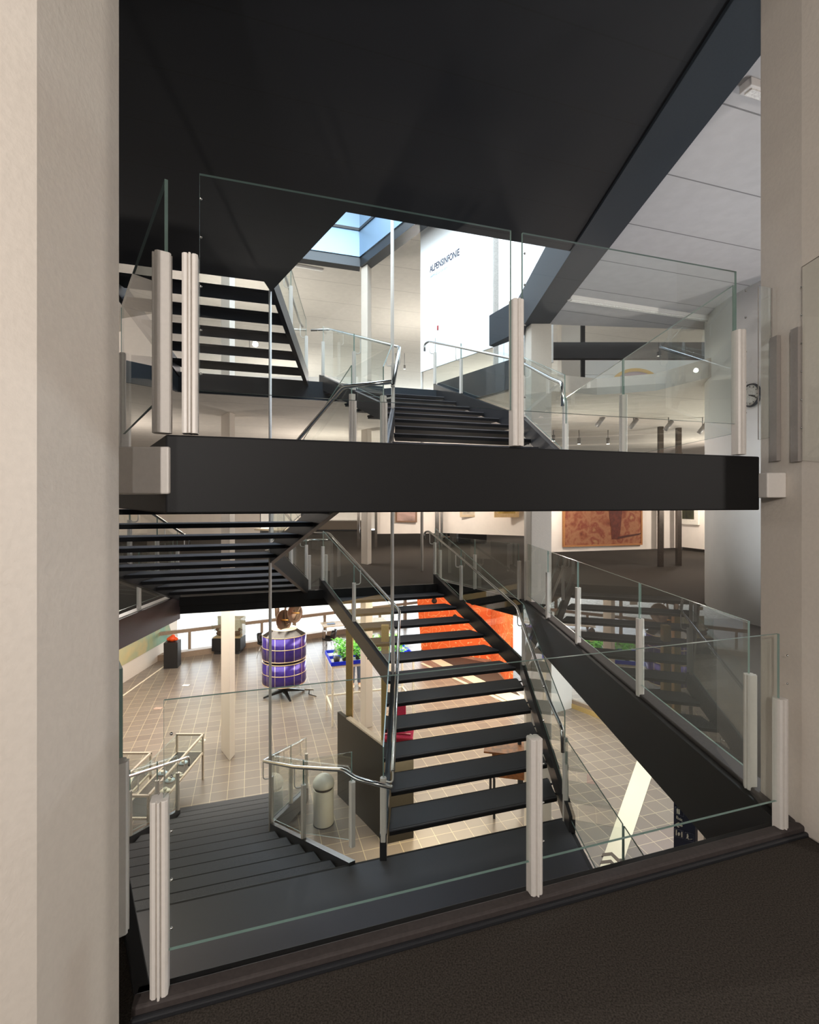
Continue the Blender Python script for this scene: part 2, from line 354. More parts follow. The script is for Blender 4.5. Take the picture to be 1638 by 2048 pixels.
# right of hall: white wall and glazed door
p0, p1 = G(1085, 1430, -3.9), G(1139, 1414, -3.9)
struct(MB().wall(p0, p1, -3.9, -.3, .16).build('wall_right', WALLW))
q0, q1 = G(1140, 1413, -3.9), G(1310, 1478, -3.9)
dr = struct(MB().wall(q0, q1, -3.9, -3.78, .12).build('door_1', BRASS))
dd = (q1 - q0); fr = MB()
for t in (0.0, .33, .36, .68, .71, 1.0):
    p = q0 + dd * t; fr.box((p.x, p.y, -2.2), (.07, .07, 3.3))
for t0, t1 in ((0, .33), (.36, .68), (.71, 1)): fr.wall(q0 + dd * t0, q0 + dd * t1, -3.78, -3.68, .07); fr.wall(q0 + dd * t0, q0 + dd * t1, -.65, -.5, .07)
fr.build('door_frame', BRONZ, dr); gp = MB(); gp.wall(q0, q1, -3.7, -.6, .01); gp.build('pane', WG, dr)
# outdoors
GRAV = mat('gravel', '#d2cfc8', .9, vary=.35, nscale=9)
struct(MB().slab([(-60, -20), (60, -20), (60, 80), (-60, 80)], [], -4.45, -4.25).build('ground', GRAV))
# hall left wall
struct(MB().box((-9.02, 12, -2.1), (.2, 14.5, 3.6)).build('wall_left', CREAM))
struct(MB().box((-8.86, 14.8, -3.62), (.12, 8.5, .56)).build('baseboard_left', mat('plinth_white', '#d8d0c4', .7)))
struct(MB().box((12.5, 8, -2.0), (.2, 26, 3.9)).build('wall_right.001', CREAM))
struct(MB().box((0, -4.6, -2.0), (27, .2, 3.9)).build('wall_back', CREAM))
# gallery (first floor) outer walls
struct(MB().box((0, -4.6, 2.3), (27, .2, 4.6)).build('wall_back.001', mat('wall_back_grey', '#6f6a65', .8)))
struct(MB().box((-13.0, 12, 4.1), (.2, 34, 8.2)).build('wall_left.001', CREAM))
struct(MB().box((13.0, 12, 4.1), (.2, 34, 8.2)).build('wall_right.002', CREAM))
struct(MB().box((0, 31.5, 1.8), (27, .2, 3.6)).build('wall_far', CREAM))
struct(MB().box((-8.6, 39.5, 6.0), (10, .2, 4.6)).build('wall_far.001', CREAM))
struct(MB().box((5.5, 39.5, 6.0), (17, .2, 4.6)).build('wall_far.002', CREAM))

def partition(name, label, pa, pb, z1=2.9, t=.12, z0=.12, posts=True):
    T = thing(name, label, 'wall panel', (pa[0], pa[1], 0), 'freestanding gallery wall panels')
    MB().wall(pa, pb, z0, z1, t).build('panel', CREAM, T)
    for p in ((pa, pb) if posts else ()):
        MB().box((p[0], p[1], 1.7), (.07, .07, 3.4)).build('post', mat('post_dark_steel', '#6b6560', .35, .8), T)
    return T
def GZ(px, py, z): return G(px, py, z)
PR0, PR1 = G(1090, 1104, .44), G(1320, 1097, .44)
partition('display_wall', 'white wall panel carrying the big red-brown figure painting', PR0, PR1, z0=.44, posts=False)
partition('display_wall', 'narrow white wall panel between two dark steel posts right of the red painting', G(1325, 1096, .44), G(1358, 1095, .44), z0=.44, posts=False)
partition('display_wall', 'cream wall panel at the far right with a pale framed picture', G(1362, 1099, 0), G(1470, 1112, 0), z0=.1)
partition('display_wall', 'long cream wall panel with the small brown picture left of centre', G(752, 1067.5, .5), G(872, 1066.5, .5), z0=.5)
partition('display_wall', 'long cream wall panel with the yellow gilt frame near the white column', G(878, 1065.5, .5), G(1062, 1072, .5), z0=.5)
partition('display_wall', 'cream wall panel seen between the left stair treads', G(200, 1075, 0), G(520, 1070, 0), z0=.1)
for px, py in ((1321, 1131), (1357, 1129)):
    p = G(px, py, 0); p = p * (1 - .22 / p.y); tag(MB().box((p.x, p.y, 1.8), (.11, .11, 3.6)).build('steel_post', mat('post_bronze_steel', '#5d5650', .3, .8)), 'dark brown square steel post standing %s' % ('left of its pair before the white panel' if px < 1340 else 'right of its pair before the far cream panel'), 'post', 'pair of dark steel posts')
for i, (px, py, wdt) in enumerate(((717, 1098, .09), (752, 1096, .09), (874, 1094, .14), (883, 1094, .08))):
    p = G(px, py, 0); tag(MB().box((p.x, p.y, 1.8), (wdt, wdt, 3.6)).build('steel_post', mat('post_bright_steel', '#8a837c', .25, .9)), ['slim steel post just left of the white column', 'slim steel post just right of the white column', 'wide steel post at the end of the cream panel', 'thin steel post beside the wide one at the cream panel'][i], 'post', 'slim gallery posts')

# ------------------------------------------------------------------ columns
def column(pts, z0, z1, label, m=COLM, bev=.012):
    o = MB().prism([tuple(p[:2]) for p in pts], z0, z1).build('column', m, bevel=bev); return tag(o, label, 'column')
c0 = Vector((-3.86, 10.757)); column([c0, c0 + Vector((.02, .28)), c0 + Vector((-.34, .75)), c0 + Vector((-.36, .47))], -3.9, 3.6, 'cream steel column rising through the hall left of the solar drum')
column([c0, c0 + Vector((.02, .28)), c0 + Vector((-.34, .75)), c0 + Vector((-.36, .47))], 3.9, 8.2, 'bright white column behind the upper left stair treads')
c1 = G(734.6, 1130, 0).to_2d(); column([c1, c1 + Vector((.09, .28)), c1 + Vector((-.06, .5)), c1 + Vector((-.185, .22))], 0, 7.95, 'white column rising to the corner of the skylight')
column([(1.97, 8.12), (2.30, 8.12), (2.34, 8.3), (2.34, 8.62), (1.97, 8.62), (1.93, 8.3)], 0, 4.55, 'broad white column under the end of the long dark beam')
column([(1.97, 8.12), (2.30, 8.12), (2.34, 8.3), (2.34, 8.62), (1.97, 8.62), (1.93, 8.3)], -3.9, -.3, 'hall column below the corner of the gallery edge')
# big painted columns close to the camera
column([(-.862, 1.16), (-.862, 1.50), (-1.5, 1.50), (-1.5, 1.08), (-.90, 1.08)], -.0, 4.58, 'huge beige painted column filling the left edge of the view', COLM, .015)
column([(1.955, 2.80), (1.955, 2.50), (1.99, 2.36), (2.5, 1.9), (3.0, 2.2), (3.0, 2.80)], 0, 4.6, 'huge beige painted column filling the right edge of the view', COLM, .012)

# ------------------------------------------------------------------ landings
def landing(z, label):
    poly = [(-.875, 1.80), (1.86, 2.665), (1.83, 5.84), (-2.66, 4.43)]
    t = thing('stair_landing', label, 'landing', (0, 3, z - .29), 'half landings of the staircase')
    MB().prism(poly, z - .29, z - .006, 0, 0, 0).build('slab', FASC, t, bevel=.006)
    a = [Vector(p) for p in poly]; c = sum(a, Vector((0, 0))) / 4
    MB().prism([tuple(p + (c - p).normalized() * .07) for p in a], z - .02, z).build('carpet', CARP, t)
    return t
landing(ZP, 'carpeted half landing below the near glass railing')
landing(ZQ, 'black half landing crossing the middle of the view')

stair('R', ZP, 'open-tread flight climbing from the lower landing to the gallery on the right')
stair('R', ZQ, 'open-tread flight climbing behind the black landing to the upper floor')
stair('L', -3.9, 'carpeted flight going down to the tiled hall at lower left')
stair('L', 0, 'open-tread flight rising behind the black landing at middle left')
stair('L', 3.9, 'open-tread flight under the black ceiling at upper left', ks=[1, 2, 3, 4, 5, 6])
# risers close the lowest flight
rs = MB()
for k_ in range(1, 12):
    w0 = 9.54 - .4155 * k_ + .395; p, q = at_w(LL, w0), at_w(LR, w0)
    rs.wall(p + dA * .06, q - dA * .06, -3.9 + 1.9 / 12 * (k_ - 1), -3.9 + 1.9 / 12 * k_ - .04, .012)
st = [o for o in COL.objects if o.type == 'EMPTY' and o.get('label', '').startswith('carpeted flight')][0]
rs.build('riser', CARP, st)
e0, e1 = at_w(LL, 9.5), at_w(LR, 9.5)
MB().prism([tuple(e0), tuple(e1), tuple(e1 + dV * .42), tuple(e0 + dV * .42)], -3.9, -3.888).build('carpet_strip', CARP, st)

# hanger rods
tag(MB().tube([(-1.953, 7.03, -2.95), (-1.953, 7.03, 4.62)], .021, 12).build('hanger_rod', WHT), 'thin white rod hanging from the black ceiling at the left stair bend', 'rod', 'white hanger rods')
tag(MB().tube([(-.2526, 7.36, -2.0), (-.2526, 7.36, 8.8)], .025, 12).build('hanger_rod', WHT), 'thin white rod passing the right stair bend up to the skylight', 'rod', 'white hanger rods')
tag(MB().tube([(.30, 12.1, .0), (.30, 12.1, 8.2)], .035, 12).build('hanger_rod', WHT), 'white rod along the left edge of the tall white banner', 'rod', 'white hanger rods')

# ------------------------------------------------------------------ railings
def post_mb(m, p, ang, h=.65, wd=.054, mi=0):
    """grooved aluminium post, three ribs"""
    c, s_ = math.cos(ang), math.sin(ang)
    prof = [(-.5, -.36), (-.36, -.5), (-.16, -.5), (-.12, -.36), (-.06, -.62), (.06, -.62), (.12, -.36), (.16, -.5), (.36, -.5), (.5, -.36),
            (.5, .36), (.36, .5), (.16, .5), (.12, .36), (.06, .62), (-.06, .62), (-.12, .36), (-.16, .5), (-.36, .5), (-.5, .36)]
    poly = [(p[0] + (x * c - y * s_) * wd, p[1] + (x * s_ + y * c) * wd) for x, y in prof]
    m.prism(poly, p[2], p[2] + h, mi, mi, mi)
    return m
def rounded(pts, r=.06, n=5):
    pts = [Vector(p) for p in pts]; out = [pts[0]]
    for i in range(1, len(pts) - 1):
        a, b, c = pts[i - 1], pts[i], pts[i + 1]; r1 = min(r, (a - b).length * .45, (c - b).length * .45)
        p0 = b + (a - b).normalized() * r1; p1 = b + (c - b).normalized() * r1
        for k_ in range(n + 1):
            t = k_ / n; out.append(p0 * (1 - t) ** 2 + b * 2 * t * (1 - t) + p1 * t * t)
    out.append(pts[-1]); return out
def railing(label, panels, posts, group, hand=None, brackets=(), zlo=.06, zhi=.95, screws=False, wd=.054):
    b0 = posts[0] if posts else panels[0][0]
    t = thing('glass_railing', label, 'railing', tuple(b0), group)
    for a, b in panels:
        a, b = Vector(a), Vector(b); dd_ = (b - a); l = dd_.length; a2 = a + dd_ * (.012 / l); b2 = b - dd_ * (.012 / l)
        MB().glass(a2, b2, (a2.z + zlo, b2.z + zlo), (a2.z + zhi, b2.z + zhi)).build('glass_panel', [GL, GE], t)
    for i, p in enumerate(posts):
        q = posts[i + 1] if i + 1 < len(posts) else posts[i - 1]
        an = math.atan2(q[1] - p[1], q[0] - p[0]) if len(posts) > 1 else R(17.5)
        o = post_mb(MB(), p, an, wd=wd).build('post', WHT, t, bevel=.002)
        if screws:
            c, s_ = math.cos(an), math.sin(an)
            if i == len(posts) - 1: c, s_ = -c, -s_
            for z in (.22, .38, .54, .72, .86): MB().ball((p[0] + .036 * c + .01 * abs(s_), p[1] + .036 * s_ - .01 * abs(c), p[2] + z), .005).build('screw', STEEL, t)
    if hand: MB().tube(rounded(hand, .07), .0215, 12).build('handrail', STEEL, t)
    for p, q in brackets:      # from post top p to under-rail q
        p, q = Vector(p), Vector(q); mid = Vector((q.x, q.y, p.z - .03)); 
        MB().tube(rounded([p + Vector((0, 0, -.03)), mid, q], .05), .0085, 8).build('rail_bracket', WHT, t)
    return t
def P3(xy, z): return Vector((xy[0], xy[1], z))
gF = 'glass railings round the gallery floor opening'; gL = 'glass railings on the half landings'; gS = 'glass railings along the stair flights'
# near railing on the camera's floor
n0, n1, n2 = P3((-.82, 1.647), .03), P3((.516, 2.072), .03), P3((1.84, 2.49), .03)
railing('near glass railing across the bottom of the view with three grooved white posts', [(n0 + Vector((0, 0, -.03)), n2 + Vector((0, 0, -.03)))], [n0, n1, n2], gF, zlo=.175, zhi=1.0, screws=True)
railing('glass railing of the opening edge behind the left column', [(P3((-1.12, 1.95), 0), P3((-1.95, 3.1), 0))], [P3((-1.10, 1.9), .02), P3((-1.9, 3.04), .02)], gF, zlo=.15, zhi=1.0)
# right edge of the opening
ys = [2.863, 4.233, 5.786, 7.04, 8.35]
railing('long glass railing receding along the right edge of the gallery opening', [(P3((1.945, ys[i]), 0), P3((1.945, ys[i + 1]), 0)) for i in range(4)], [P3((1.945, y), .02) for y in ys], gF, zlo=.12, zhi=.97)
railing('glass railing behind the stair head at the far corner of the opening', [(P3((1.86, 8.50), 0), P3((1.24, 9.5), 0)), (P3((1.24, 9.5), 0), P3((.62, 10.5), 0))], [P3((1.86, 8.50), .01), P3((1.24, 9.5), .01), P3((.64, 10.46), .01)], gF, zlo=.06, zhi=.95)
railing('glass railing of the left edge of the gallery opening', [(P3((-4.1, 8.7), 0), P3((-4.1, 7.6), 0)), (P3((-4.1, 7.6), 0), P3((-4.1, 6.2), 0))], [P3((-4.1, 8.68), .03), P3((-4.1, 7.6), .03), P3((-4.1, 6.2), .03)], gF, zlo=.12, zhi=.97)
railing('little glass railing between the two stair heads on the gallery floor', [(P3((-1.90, 9.52), 0), P3((-1.62, 9.62), 0))], [P3((-1.90, 9.52), .0), P3((-1.60, 9.62), .0)], gF, zlo=.06, zhi=.95, hand=[(-1.98, 9.3, .93), (-1.9, 9.6, .93), (-1.58, 9.68, .93)])

def stair_rails(kind, z0, lab, which):
    up = .17 if kind == 'R' else .2; pf = pitchR if kind == 'R' else pitchL
    def S(path, wq, off=0): 
        p = at_w(path, wq); return Vector((p.x, p.y, pf(wq, z0) + up))
    if kind == 'R' and 'l' in which:
        ws = [4.97, wv(RL[1]), 8.35, 9.62]; ps = [S(RL, q) for q in ws]; ps[0].z = z0 + .19
        hr = [p + dA.to_3d() * .11 + Vector((0, 0, .90)) for p in ps]
        hr = [ps[0] + Vector((.10, -.05, .74))] + [hr[1]] + [hr[2]] + [hr[3], hr[3] + Vector((-.35, .05, 0))]
        railing(lab[0], [(ps[0], ps[1]), (ps[1], ps[2]), (ps[2], ps[3])], ps, gS, hand=hr,
                brackets=[(ps[1] + Vector((0, 0, .65)), hr[1]), (ps[2] + Vector((0, 0, .65)), hr[2]), (ps[0] + Vector((0, 0, .65)), hr[0])])
    if kind == 'R' and 'r' in which:
        ws = [wv((1.8, 5.8)), wv((1.8, 7.9)), 8.75, 9.66]; ps = [S(RR, q) for q in ws]
        hr = [p - dA.to_3d() * .11 + Vector((0, 0, .88)) for p in ps]
        h2 = [hr[0] + Vector((.03, -.12, -.32)), hr[0] + Vector((.03, -.1, -.06)), hr[0] + Vector((0, .25, .08)), hr[1] + Vector((0, .05, .03)), hr[2], hr[3] + Vector((-.02, .05, 0)), hr[3] + Vector((-.10, .14, -.02)), hr[3] + Vector((-.10, .14, -.17))]
        railing(lab[1], [(ps[0], ps[1]), (ps[1], ps[2]), (ps[2], ps[3])], [ps[0], ps[1], ps[2], ps[3]], gS, hand=h2,
                brackets=[(ps[i] + Vector((0, 0, .65)), hr[i]) for i in range(1, 4)])
    if kind == 'L' and 'r' in which:
        ws = [4.99, 6.2, wv(LR[1]), 8.4, 9.52]; ps = [S(LR, q) for q in ws]
        if z0 < 3: ps[0].z = z0 + 1.9 + .19
        else: ws = ws[2:]; ps = ps[2:]
        hr = [p - dA.to_3d() * .11 + Vector((0, 0, .88)) for p in ps]; hr.append(hr[-1] + Vector((.02, .12, -.02)))
        if z0 < 3: hr[0] = ps[0] + Vector((-.09, .05, .74)); hr = [Vector((-.17, 4.82, ps[0].z + .72)), ps[0] + Vector((.06, -.08, .72))] + hr
        railing(lab[1], [(ps[i], ps[i + 1]) for i in range(len(ps) - 1)], ps, gS, hand=hr, brackets=[(p + Vector((0, 0, .65)), p - dA.to_3d() * .11 + Vector((0, 0, .86))) for p in ps[1:]])
    if kind == 'L' and 'l' in which:
        ws = [5.0, 6.0, wv(LL[1]), 8.1, 8.85, 9.52]; ps = [S(LL, q) for q in ws]
        hr = [p + dA.to_3d() * .11 + Vector((0, 0, .88)) for p in ps]; hr += [hr[-1] + Vector((.02, .14, -.04)), hr[-1] + Vector((.02, .14, -.2))]
        railing(lab[0], [(ps[i], ps[i + 1]) for i in range(len(ps) - 1)], ps, gS, hand=hr, brackets=[(p + Vector((0, 0, .65)), p + dA.to_3d() * .11 + Vector((0, 0, .86))) for p in ps[1:]])
stair_rails('R', ZP, ('railing on the left of the lower right-hand flight, its handrail bending at the white rod', 'stair railing on the right side of the lower right-hand flight, ending in a curled handrail'), 'lr')
stair_rails('R', ZQ, ('stair railing on the left side of the upper right-hand flight', 'stair railing on the right side of the upper right-hand flight in front of the banner'), 'lr')
stair_rails('L', -3.9, ('stair railing on the left of the flight down to the hall beside the glass showcases', 'railing on the right of the flight down to the hall, before the waste bin'), 'lr')
stair_rails('L', 0, ('stair railing on the left of the middle left-hand flight', 'stair railing on the right of the middle left-hand flight'), 'lr')
stair_rails('L', 3.9, ('', 'stair railing of the top left-hand flight under the ceiling corner'), 'r')
# landing railings
for z, nm in ((ZP, 'lower'), (ZQ, 'middle')):
    pr = [P3((1.79, 2.76), z), P3((1.79, 4.2), z), P3((1.79, 5.75), z)]
    railing('glass railing on the right side of the %s half landing' % nm, [(pr[0], pr[1]), (pr[1], pr[2])], pr[1:], gL, zlo=.13, zhi=.95)
zq = ZQ; e = lambda x: 2.024 + .06 + .3153 * x
T = railing('front glass railing standing on the black landing across the middle', [(P3((-.782, e(-.782)), zq), P3((.460, e(.460)), zq)), (P3((.492, e(.492)), zq), P3((1.715, e(1.715)), zq))], [P3((-.80, e(-.80)), zq), P3((.476, e(.476)), zq), P3((1.725, e(1.725)), zq)], gL, zlo=.16, zhi=.955, screws=True)
railing('glass railing turning away on the left side of the black landing', [(P3((-.90, 1.86), zq), P3((-1.75, 3.06), zq)), (P3((-1.77, 3.09), zq), P3((-2.5, 4.2), zq))], [P3((-.895, 1.815), zq), P3((-1.72, 3.03), zq)], gL, zlo=.16, zhi=.955)
hz = zq + .9
railing('low glass railing with brown handrail between the two flights on the black landing', [(P3((-.53, 4.99), zq), P3((-.25, 5.07), zq))], [P3((-.55, 4.93), zq + .1), P3((-.25, 5.0), zq + .1)], gL, zlo=.1, zhi=.9)

# brackets tying the landing to the columns
tag(MB().box((-.98, 1.86, 1.765), (.24, .14, .17)).build('steel_bracket', WHT, bevel=.006), 'cream box bracket joining the black landing to the left column', 'bracket')
tag(MB().box((1.905, 2.66, 1.74), (.10, .12, .13)).build('steel_bracket', WHT, bevel=.006), 'cream box bracket joining the black landing to the right column', 'bracket')
# glass plates at the right column, grey bars stand in for post shadows
m = thing('glass_railing', 'short glass plate with a grey post-shadow bar flat against the right column', 'railing', (1.94, 2.7, 1.9), 'glass plates and shadow bars on the right column')
GP = mat('post_shadow_grey', '#8f8882', .5, vary=.03)
MB().box((1.942, 2.663, 2.20), (.022, .05, .66)).build('post', GP, m)  # flat bar in the shape of a post's cast shadow
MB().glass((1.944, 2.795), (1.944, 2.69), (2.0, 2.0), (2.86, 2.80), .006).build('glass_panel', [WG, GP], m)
m = thing('glass_railing', 'second short glass plate with a grey post-shadow bar at the right edge of the view', 'railing', (1.94, 2.5, 1.9), 'glass plates and shadow bars on the right column')
MB().box((1.942, 2.518, 2.19), (.022, .048, .67)).build('post', GP, m)  # second bar shaped as a post's cast shadow
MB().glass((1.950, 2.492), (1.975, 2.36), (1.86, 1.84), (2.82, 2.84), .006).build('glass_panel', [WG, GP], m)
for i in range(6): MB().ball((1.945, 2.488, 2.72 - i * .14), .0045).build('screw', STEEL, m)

# ------------------------------------------------------------------ round wall and clock
segs = 40; cw = MB(); CWc = (6.9, 7.2); CWr = 2.3
pts = [(CWc[0] + CWr * math.cos(2 * math.pi * i / segs), CWc[1] + CWr * math.sin(2 * math.pi * i / segs)) for i in range(segs)]
cw.prism(pts, 0, 4.6)
o = cw.build('wall_round', WALLW); 
for p in o.data.polygons: p.use_smooth = abs(p.normal.z) < .5
struct(o)
ca = math.atan2(681, 1003); cp = Vector((math.sin(ca), math.cos(ca))) * 8.20
nrm = (Vector((cp.x, cp.y)) - Vector(CWc)).normalized(); Mc = Vector((nrm.x, nrm.y, 0)).to_track_quat('Z', 'Y').to_matrix()
ck = thing('wall_clock', 'round wall clock with dark rim on the curved white wall', 'clock', (CWc[0] + nrm.x * CWr, CWc[1] + nrm.y * CWr, 3.1))
cc = Vector(ck['base'])
MB().lathe([(.155, 0), (.16, .01), (.155, .04), (.14, .045), (.135, .03), (.001, .03)], cc, 32, 0, True, Mc).build('case', mat('clock_rim', '#4a4a4c', .4, .5), ck)
MB().lathe([(.136, .028), (.136, .032), (.001, .033)], cc, 32, 0, False, Mc).build('dial', mat('clock_dial', '#c9c8c0', .4), ck)
hm = MB()
for i in range(12):
    a = 2 * math.pi * i / 12; hm.box(cc + Mc @ Vector((.115 * math.cos(a), .115 * math.sin(a), .035)), (.022, .006, .003), M=Mc @ Matrix.Rotation(a, 3, 'Z'))
hm.build('hour_mark', mat('clock_black', '#141414', .5), ck)
# local axes: right in view
vx = Vector((-nrm.y, nrm.x, 0)); vx = -vx if vx.x < 0 else vx
def hand(l, ang, wd_):
    d_ = vx * math.sin(R(ang)) + Vector((0, 0, 1)) * math.cos(R(ang)); c_ = cc + Vector((nrm.x, nrm.y, 0)) * .038 + d_ * (l * .38)
    Mh = Matrix((d_, Vector((nrm.x, nrm.y, 0)).cross(d_), Vector((nrm.x, nrm.y, 0)))).transposed()
    MB().box(c_, (l, wd_, .003), M=Mh).build('clock_hand', MATS['clock_black'], ck)
hand(.10, 105, .010); hand(.14, 115, .007)

# ------------------------------------------------------------------ upper floor: banner
def text_mesh(body, size, origin, ux, uz, m, name, parent=None, extr=.002, sx=1.0):
    cu = bpy.data.curves.new(name, 'FONT'); cu.body = body; cu.size = size; cu.extrude = extr; cu.offset = size * .011
    tmp = bpy.data.objects.new(name + '_tmp', cu); COL.objects.link(tmp); dg = bpy.context.evaluated_depsgraph_get(); dg.update()
    me = bpy.data.meshes.new_from_object(tmp.evaluated_get(dg)); bpy.data.objects.remove(tmp)
    ux = Vector(ux).normalized() ; uz = Vector(uz); un = ux.cross(uz)
    for v in me.vertices: c = v.co.copy(); v.co = Vector(origin) + ux * c.x * sx + uz * c.y + un * c.z
    me.materials.clear(); me.materials.append(m)
    o = bpy.data.objects.new(name, me); COL.objects.link(o)
    if parent: o.parent = parent; o.matrix_parent_inverse = Matrix.Translation(-Vector(parent['base']))
    return o
b0, b1 = Vector((.275, 12.0)), Vector((1.68, 10.05))
bn = thing('banner', 'tall white banner with the dark title ALPENSINFONIE', 'banner', (.275, 12.0, 4.76))
MB().wall(b0, b1, (4.76, 4.76), (8.17, 8.17), .03).build('cloth', mat('banner_white', '#f6f8fa', .8, vary=.01), bn)
bd = (b1 - b0).normalized().to_3d(); bo = b0.to_3d() + Vector((-.02 * bd.y * -1, 0, 0)); nb = Vector((bd.y, -bd.x, 0))
NAVY = mat('ink_navy', '#141c3a', .6)
def on_banner(px, py, off=.022):
    # intersection of the sight line with the banner plane
    k_ = (px - CX) / F; t = (b0.x - k_ * b0.y) / (k_ * bd.y - bd.x); p = b0 + bd.to_2d() * t; return Vector((p.x, p.y, EYE - (py - CY) * p.y / F)) - nb * -off
nb = Vector((bd.y, -bd.x, 0)); nb = nb if nb.y < 0 else -nb
def obn(px, py): 
    k_ = (px - CX) / F; t = (b0.x - k_ * b0.y) / (k_ * bd.y - bd.x); p = b0 + bd.to_2d() * t; return Vector((p.x, p.y, EYE - (py - CY) * p.y / F)) + nb * .02
ta, tb = obn(861, 546), obn(930, 510)
text_mesh('ALPENSINFONIE', .215, ta, bd, (0, 0, 1), NAVY, 'title_text', bn, sx=(tb - ta).length / 1.80)
ta = obn(861, 557)
text_mesh('IMPRESSIONEN', .075, ta, bd, (0, 0, 1), mat('ink_pale', '#b9c6dc', .6), 'subtitle_text', bn, sx=1.3)
ta = obn(877, 656); MB().box(ta + nb * .004, (.05, .01, .10), math.atan2(bd.y, bd.x)).build('emblem', mat('emblem_red', '#a8464a', .6), bn)
ce = b1 + Vector((.06, -.05)); tag(MB().box((ce.x, ce.y, 6.2), (.13, .12, 4.2)).build('banner_post', mat('concrete_grey', '#b2aca6', .6)), 'grey post at the right edge of the white banner', 'post')
struct(MB().wall((1.78, 9.92), (2.52, 8.84), 4.12, 8.18, .05).build('wall_glazed', seam_mat('opal_glazing', '#f4f8fb', 0, .23, .0, .008, .5, .7, True)))

# upper-floor back: window with arch picture, lintel, low wall
wf = struct(MB().box((5.6, 12.6, 5.1), (3.4, .12, .5)).build('window_2', WALLW))
MB().box((5.6, 12.6, 4.35), (3.4, .06, 1.0)).build('opal_pane', mat('opal_white', '#fdfdfb', .6, vary=.01), wf)
ar = thing('arch_picture', 'white panel with a yellow ring around a pale mauve arch', 'picture', (5.4, 12.5, 3.9))
m_ = MB(); n_ = 24; c_ = D(1272, 770, 12.5)
ring = [(c_.x + math.cos(math.pi * i / n_) * .62, c_.z + math.sin(math.pi * i / n_) * .42) for i in range(n_ + 1)]
rin = [(c_.x + math.cos(math.pi * i / n_) * .53, c_.z + math.sin(math.pi * i / n_) * .34) for i in range(n_ + 1)]
vs = [(x, 12.5, z) for x, z in ring] + [(x, 12.5, z) for x, z in rin] + [(x, 12.52, z) for x, z in ring] + [(x, 12.52, z) for x, z in rin]
k_ = n_ + 1; MB().add(vs, [(i, i + 1, k_ + i + 1, k_ + i) for i in range(n_)] + [(2 * k_ + i, 3 * k_ + i, 3 * k_ + i + 1, 2 * k_ + i + 1) for i in range(n_)] + [(i, 2 * k_ + i, 2 * k_ + i + 1, i + 1) for i in range(n_)]).build('ring', mat('ring_yellow', '#e6b44a', .6), ar)
vs = [(x, 12.515, z) for x, z in rin] ; MB().add(vs + [(x, 12.53, z) for x, z in rin], [tuple(range(k_)), tuple(range(k_, 2 * k_))[::-1]]).build('arch', mat('arch_mauve', '#b89aa0', .7), ar)
struct(MB().box((3.0, 13.2, 4.5), (1.9, .12, .55)).build('wall_upper', CREAM))
for i, (x, y) in enumerate(((3.62, 11.4), (4.1, 11.9))):
    tag(MB().box((x, y, 6.0), (.42 if i == 0 else .1, .3 if i == 0 else .1, 4.2)).build('column', COLM if i == 0 else FASC), ['pale square column on the upper floor seen under the grey ceiling', 'thin dark post on the upper floor right of the pale column'][i], 'column' if i == 0 else 'post')

# ------------------------------------------------------------------ ceiling fittings
FIX = mat('fitting_white', '#e4dfdb', .5, vary=.02)
def lightbar(a, b, zt, label, h=.06, wd_=.09):
    a, b = Vector(a), Vector(b); dd_ = b - a; an = math.atan2(dd_.y, dd_.x); c = (a + b) / 2
    T = thing('ceiling_light', label, 'ceiling light', (c.x, c.y, zt - h))
    MB().box((c.x, c.y, zt - h / 2), (dd_.length, wd_, h), an).build('housing', FIX, T, bevel=.006)
    MB().box((c.x, c.y, zt - h - .005), (dd_.length - .06, wd_ * .6, .012), an).build('diffuser', mat('diffuser', '#f2eeea', .4), T)
lightbar(G(1138, 594, 4.58).to_2d(), G(1422, 637, 4.58).to_2d(), 4.60, 'long slim white light bar on the grey ceiling')
p = G(1490, 168, 4.58).to_2d(); lightbar(p, p + dA * .8, 4.60, 'short white light bar at the top right by the column')
lightbar(G(560, 527, 8.15).to_2d(), G(646, 542, 8.15).to_2d(), 8.2, 'slim dark-edged light strip on the upper beige ceiling', .05, .1)
SPOT = mat('spot_grey', '#8d8a88', .4, .3)
def spot(p, lab, grp, dirv=(-.35, .1, -.5), l=.17, zc=None):
    zc = zc or p.z + .16
    T = thing('spotlight', lab, 'spotlight', tuple(p), grp); dv_ = Vector(dirv).normalized()
    MB().tube([(p.x, p.y, zc), (p.x, p.y, p.z)], .012, 8).build('stem', SPOT, T)
    MB().tube([p - dv_ * l / 2, p + dv_ * l / 2], .05, 14).build('lamp_head', SPOT, T)
for i, (px, py, Y) in enumerate(((1200, 843, 11.5), (1267, 847, 11.5), (1337, 851, 11.5), (1405, 857, 11.5))):
    spot(D(px, py, Y), ['leftmost', 'second from the left', 'third from the left', 'rightmost'][i] + ' of the four grey spotlights under the upper floor on the right', 'grey spotlights under the upper floor', zc=3.6, l=.26)
LIT = mat('lamp_lit', '#fff6e4', .5); LIT.node_tree.nodes['Principled BSDF'].inputs['Emission Color'].default_value = (1, .93, .82, 1); LIT.node_tree.nodes['Principled BSDF'].inputs['Emission Strength'].default_value = 6
def litspot(p, lab, grp, zc, r=.05):
    T = thing('spotlight', lab, 'spotlight', tuple(p), grp)
    MB().tube([(p.x, p.y, zc), (p.x, p.y, p.z)], .012, 8).build('stem', SPOT, T); MB().tube([p + Vector((0, 0, .0)), p + Vector((0, 0, .16))], r * .9, 12).build('lamp_head', SPOT, T)
    MB().lathe([(r * .8, -.004), (r * .8, .0), (.001, .0)], p, 12).build('bulb', LIT, T)
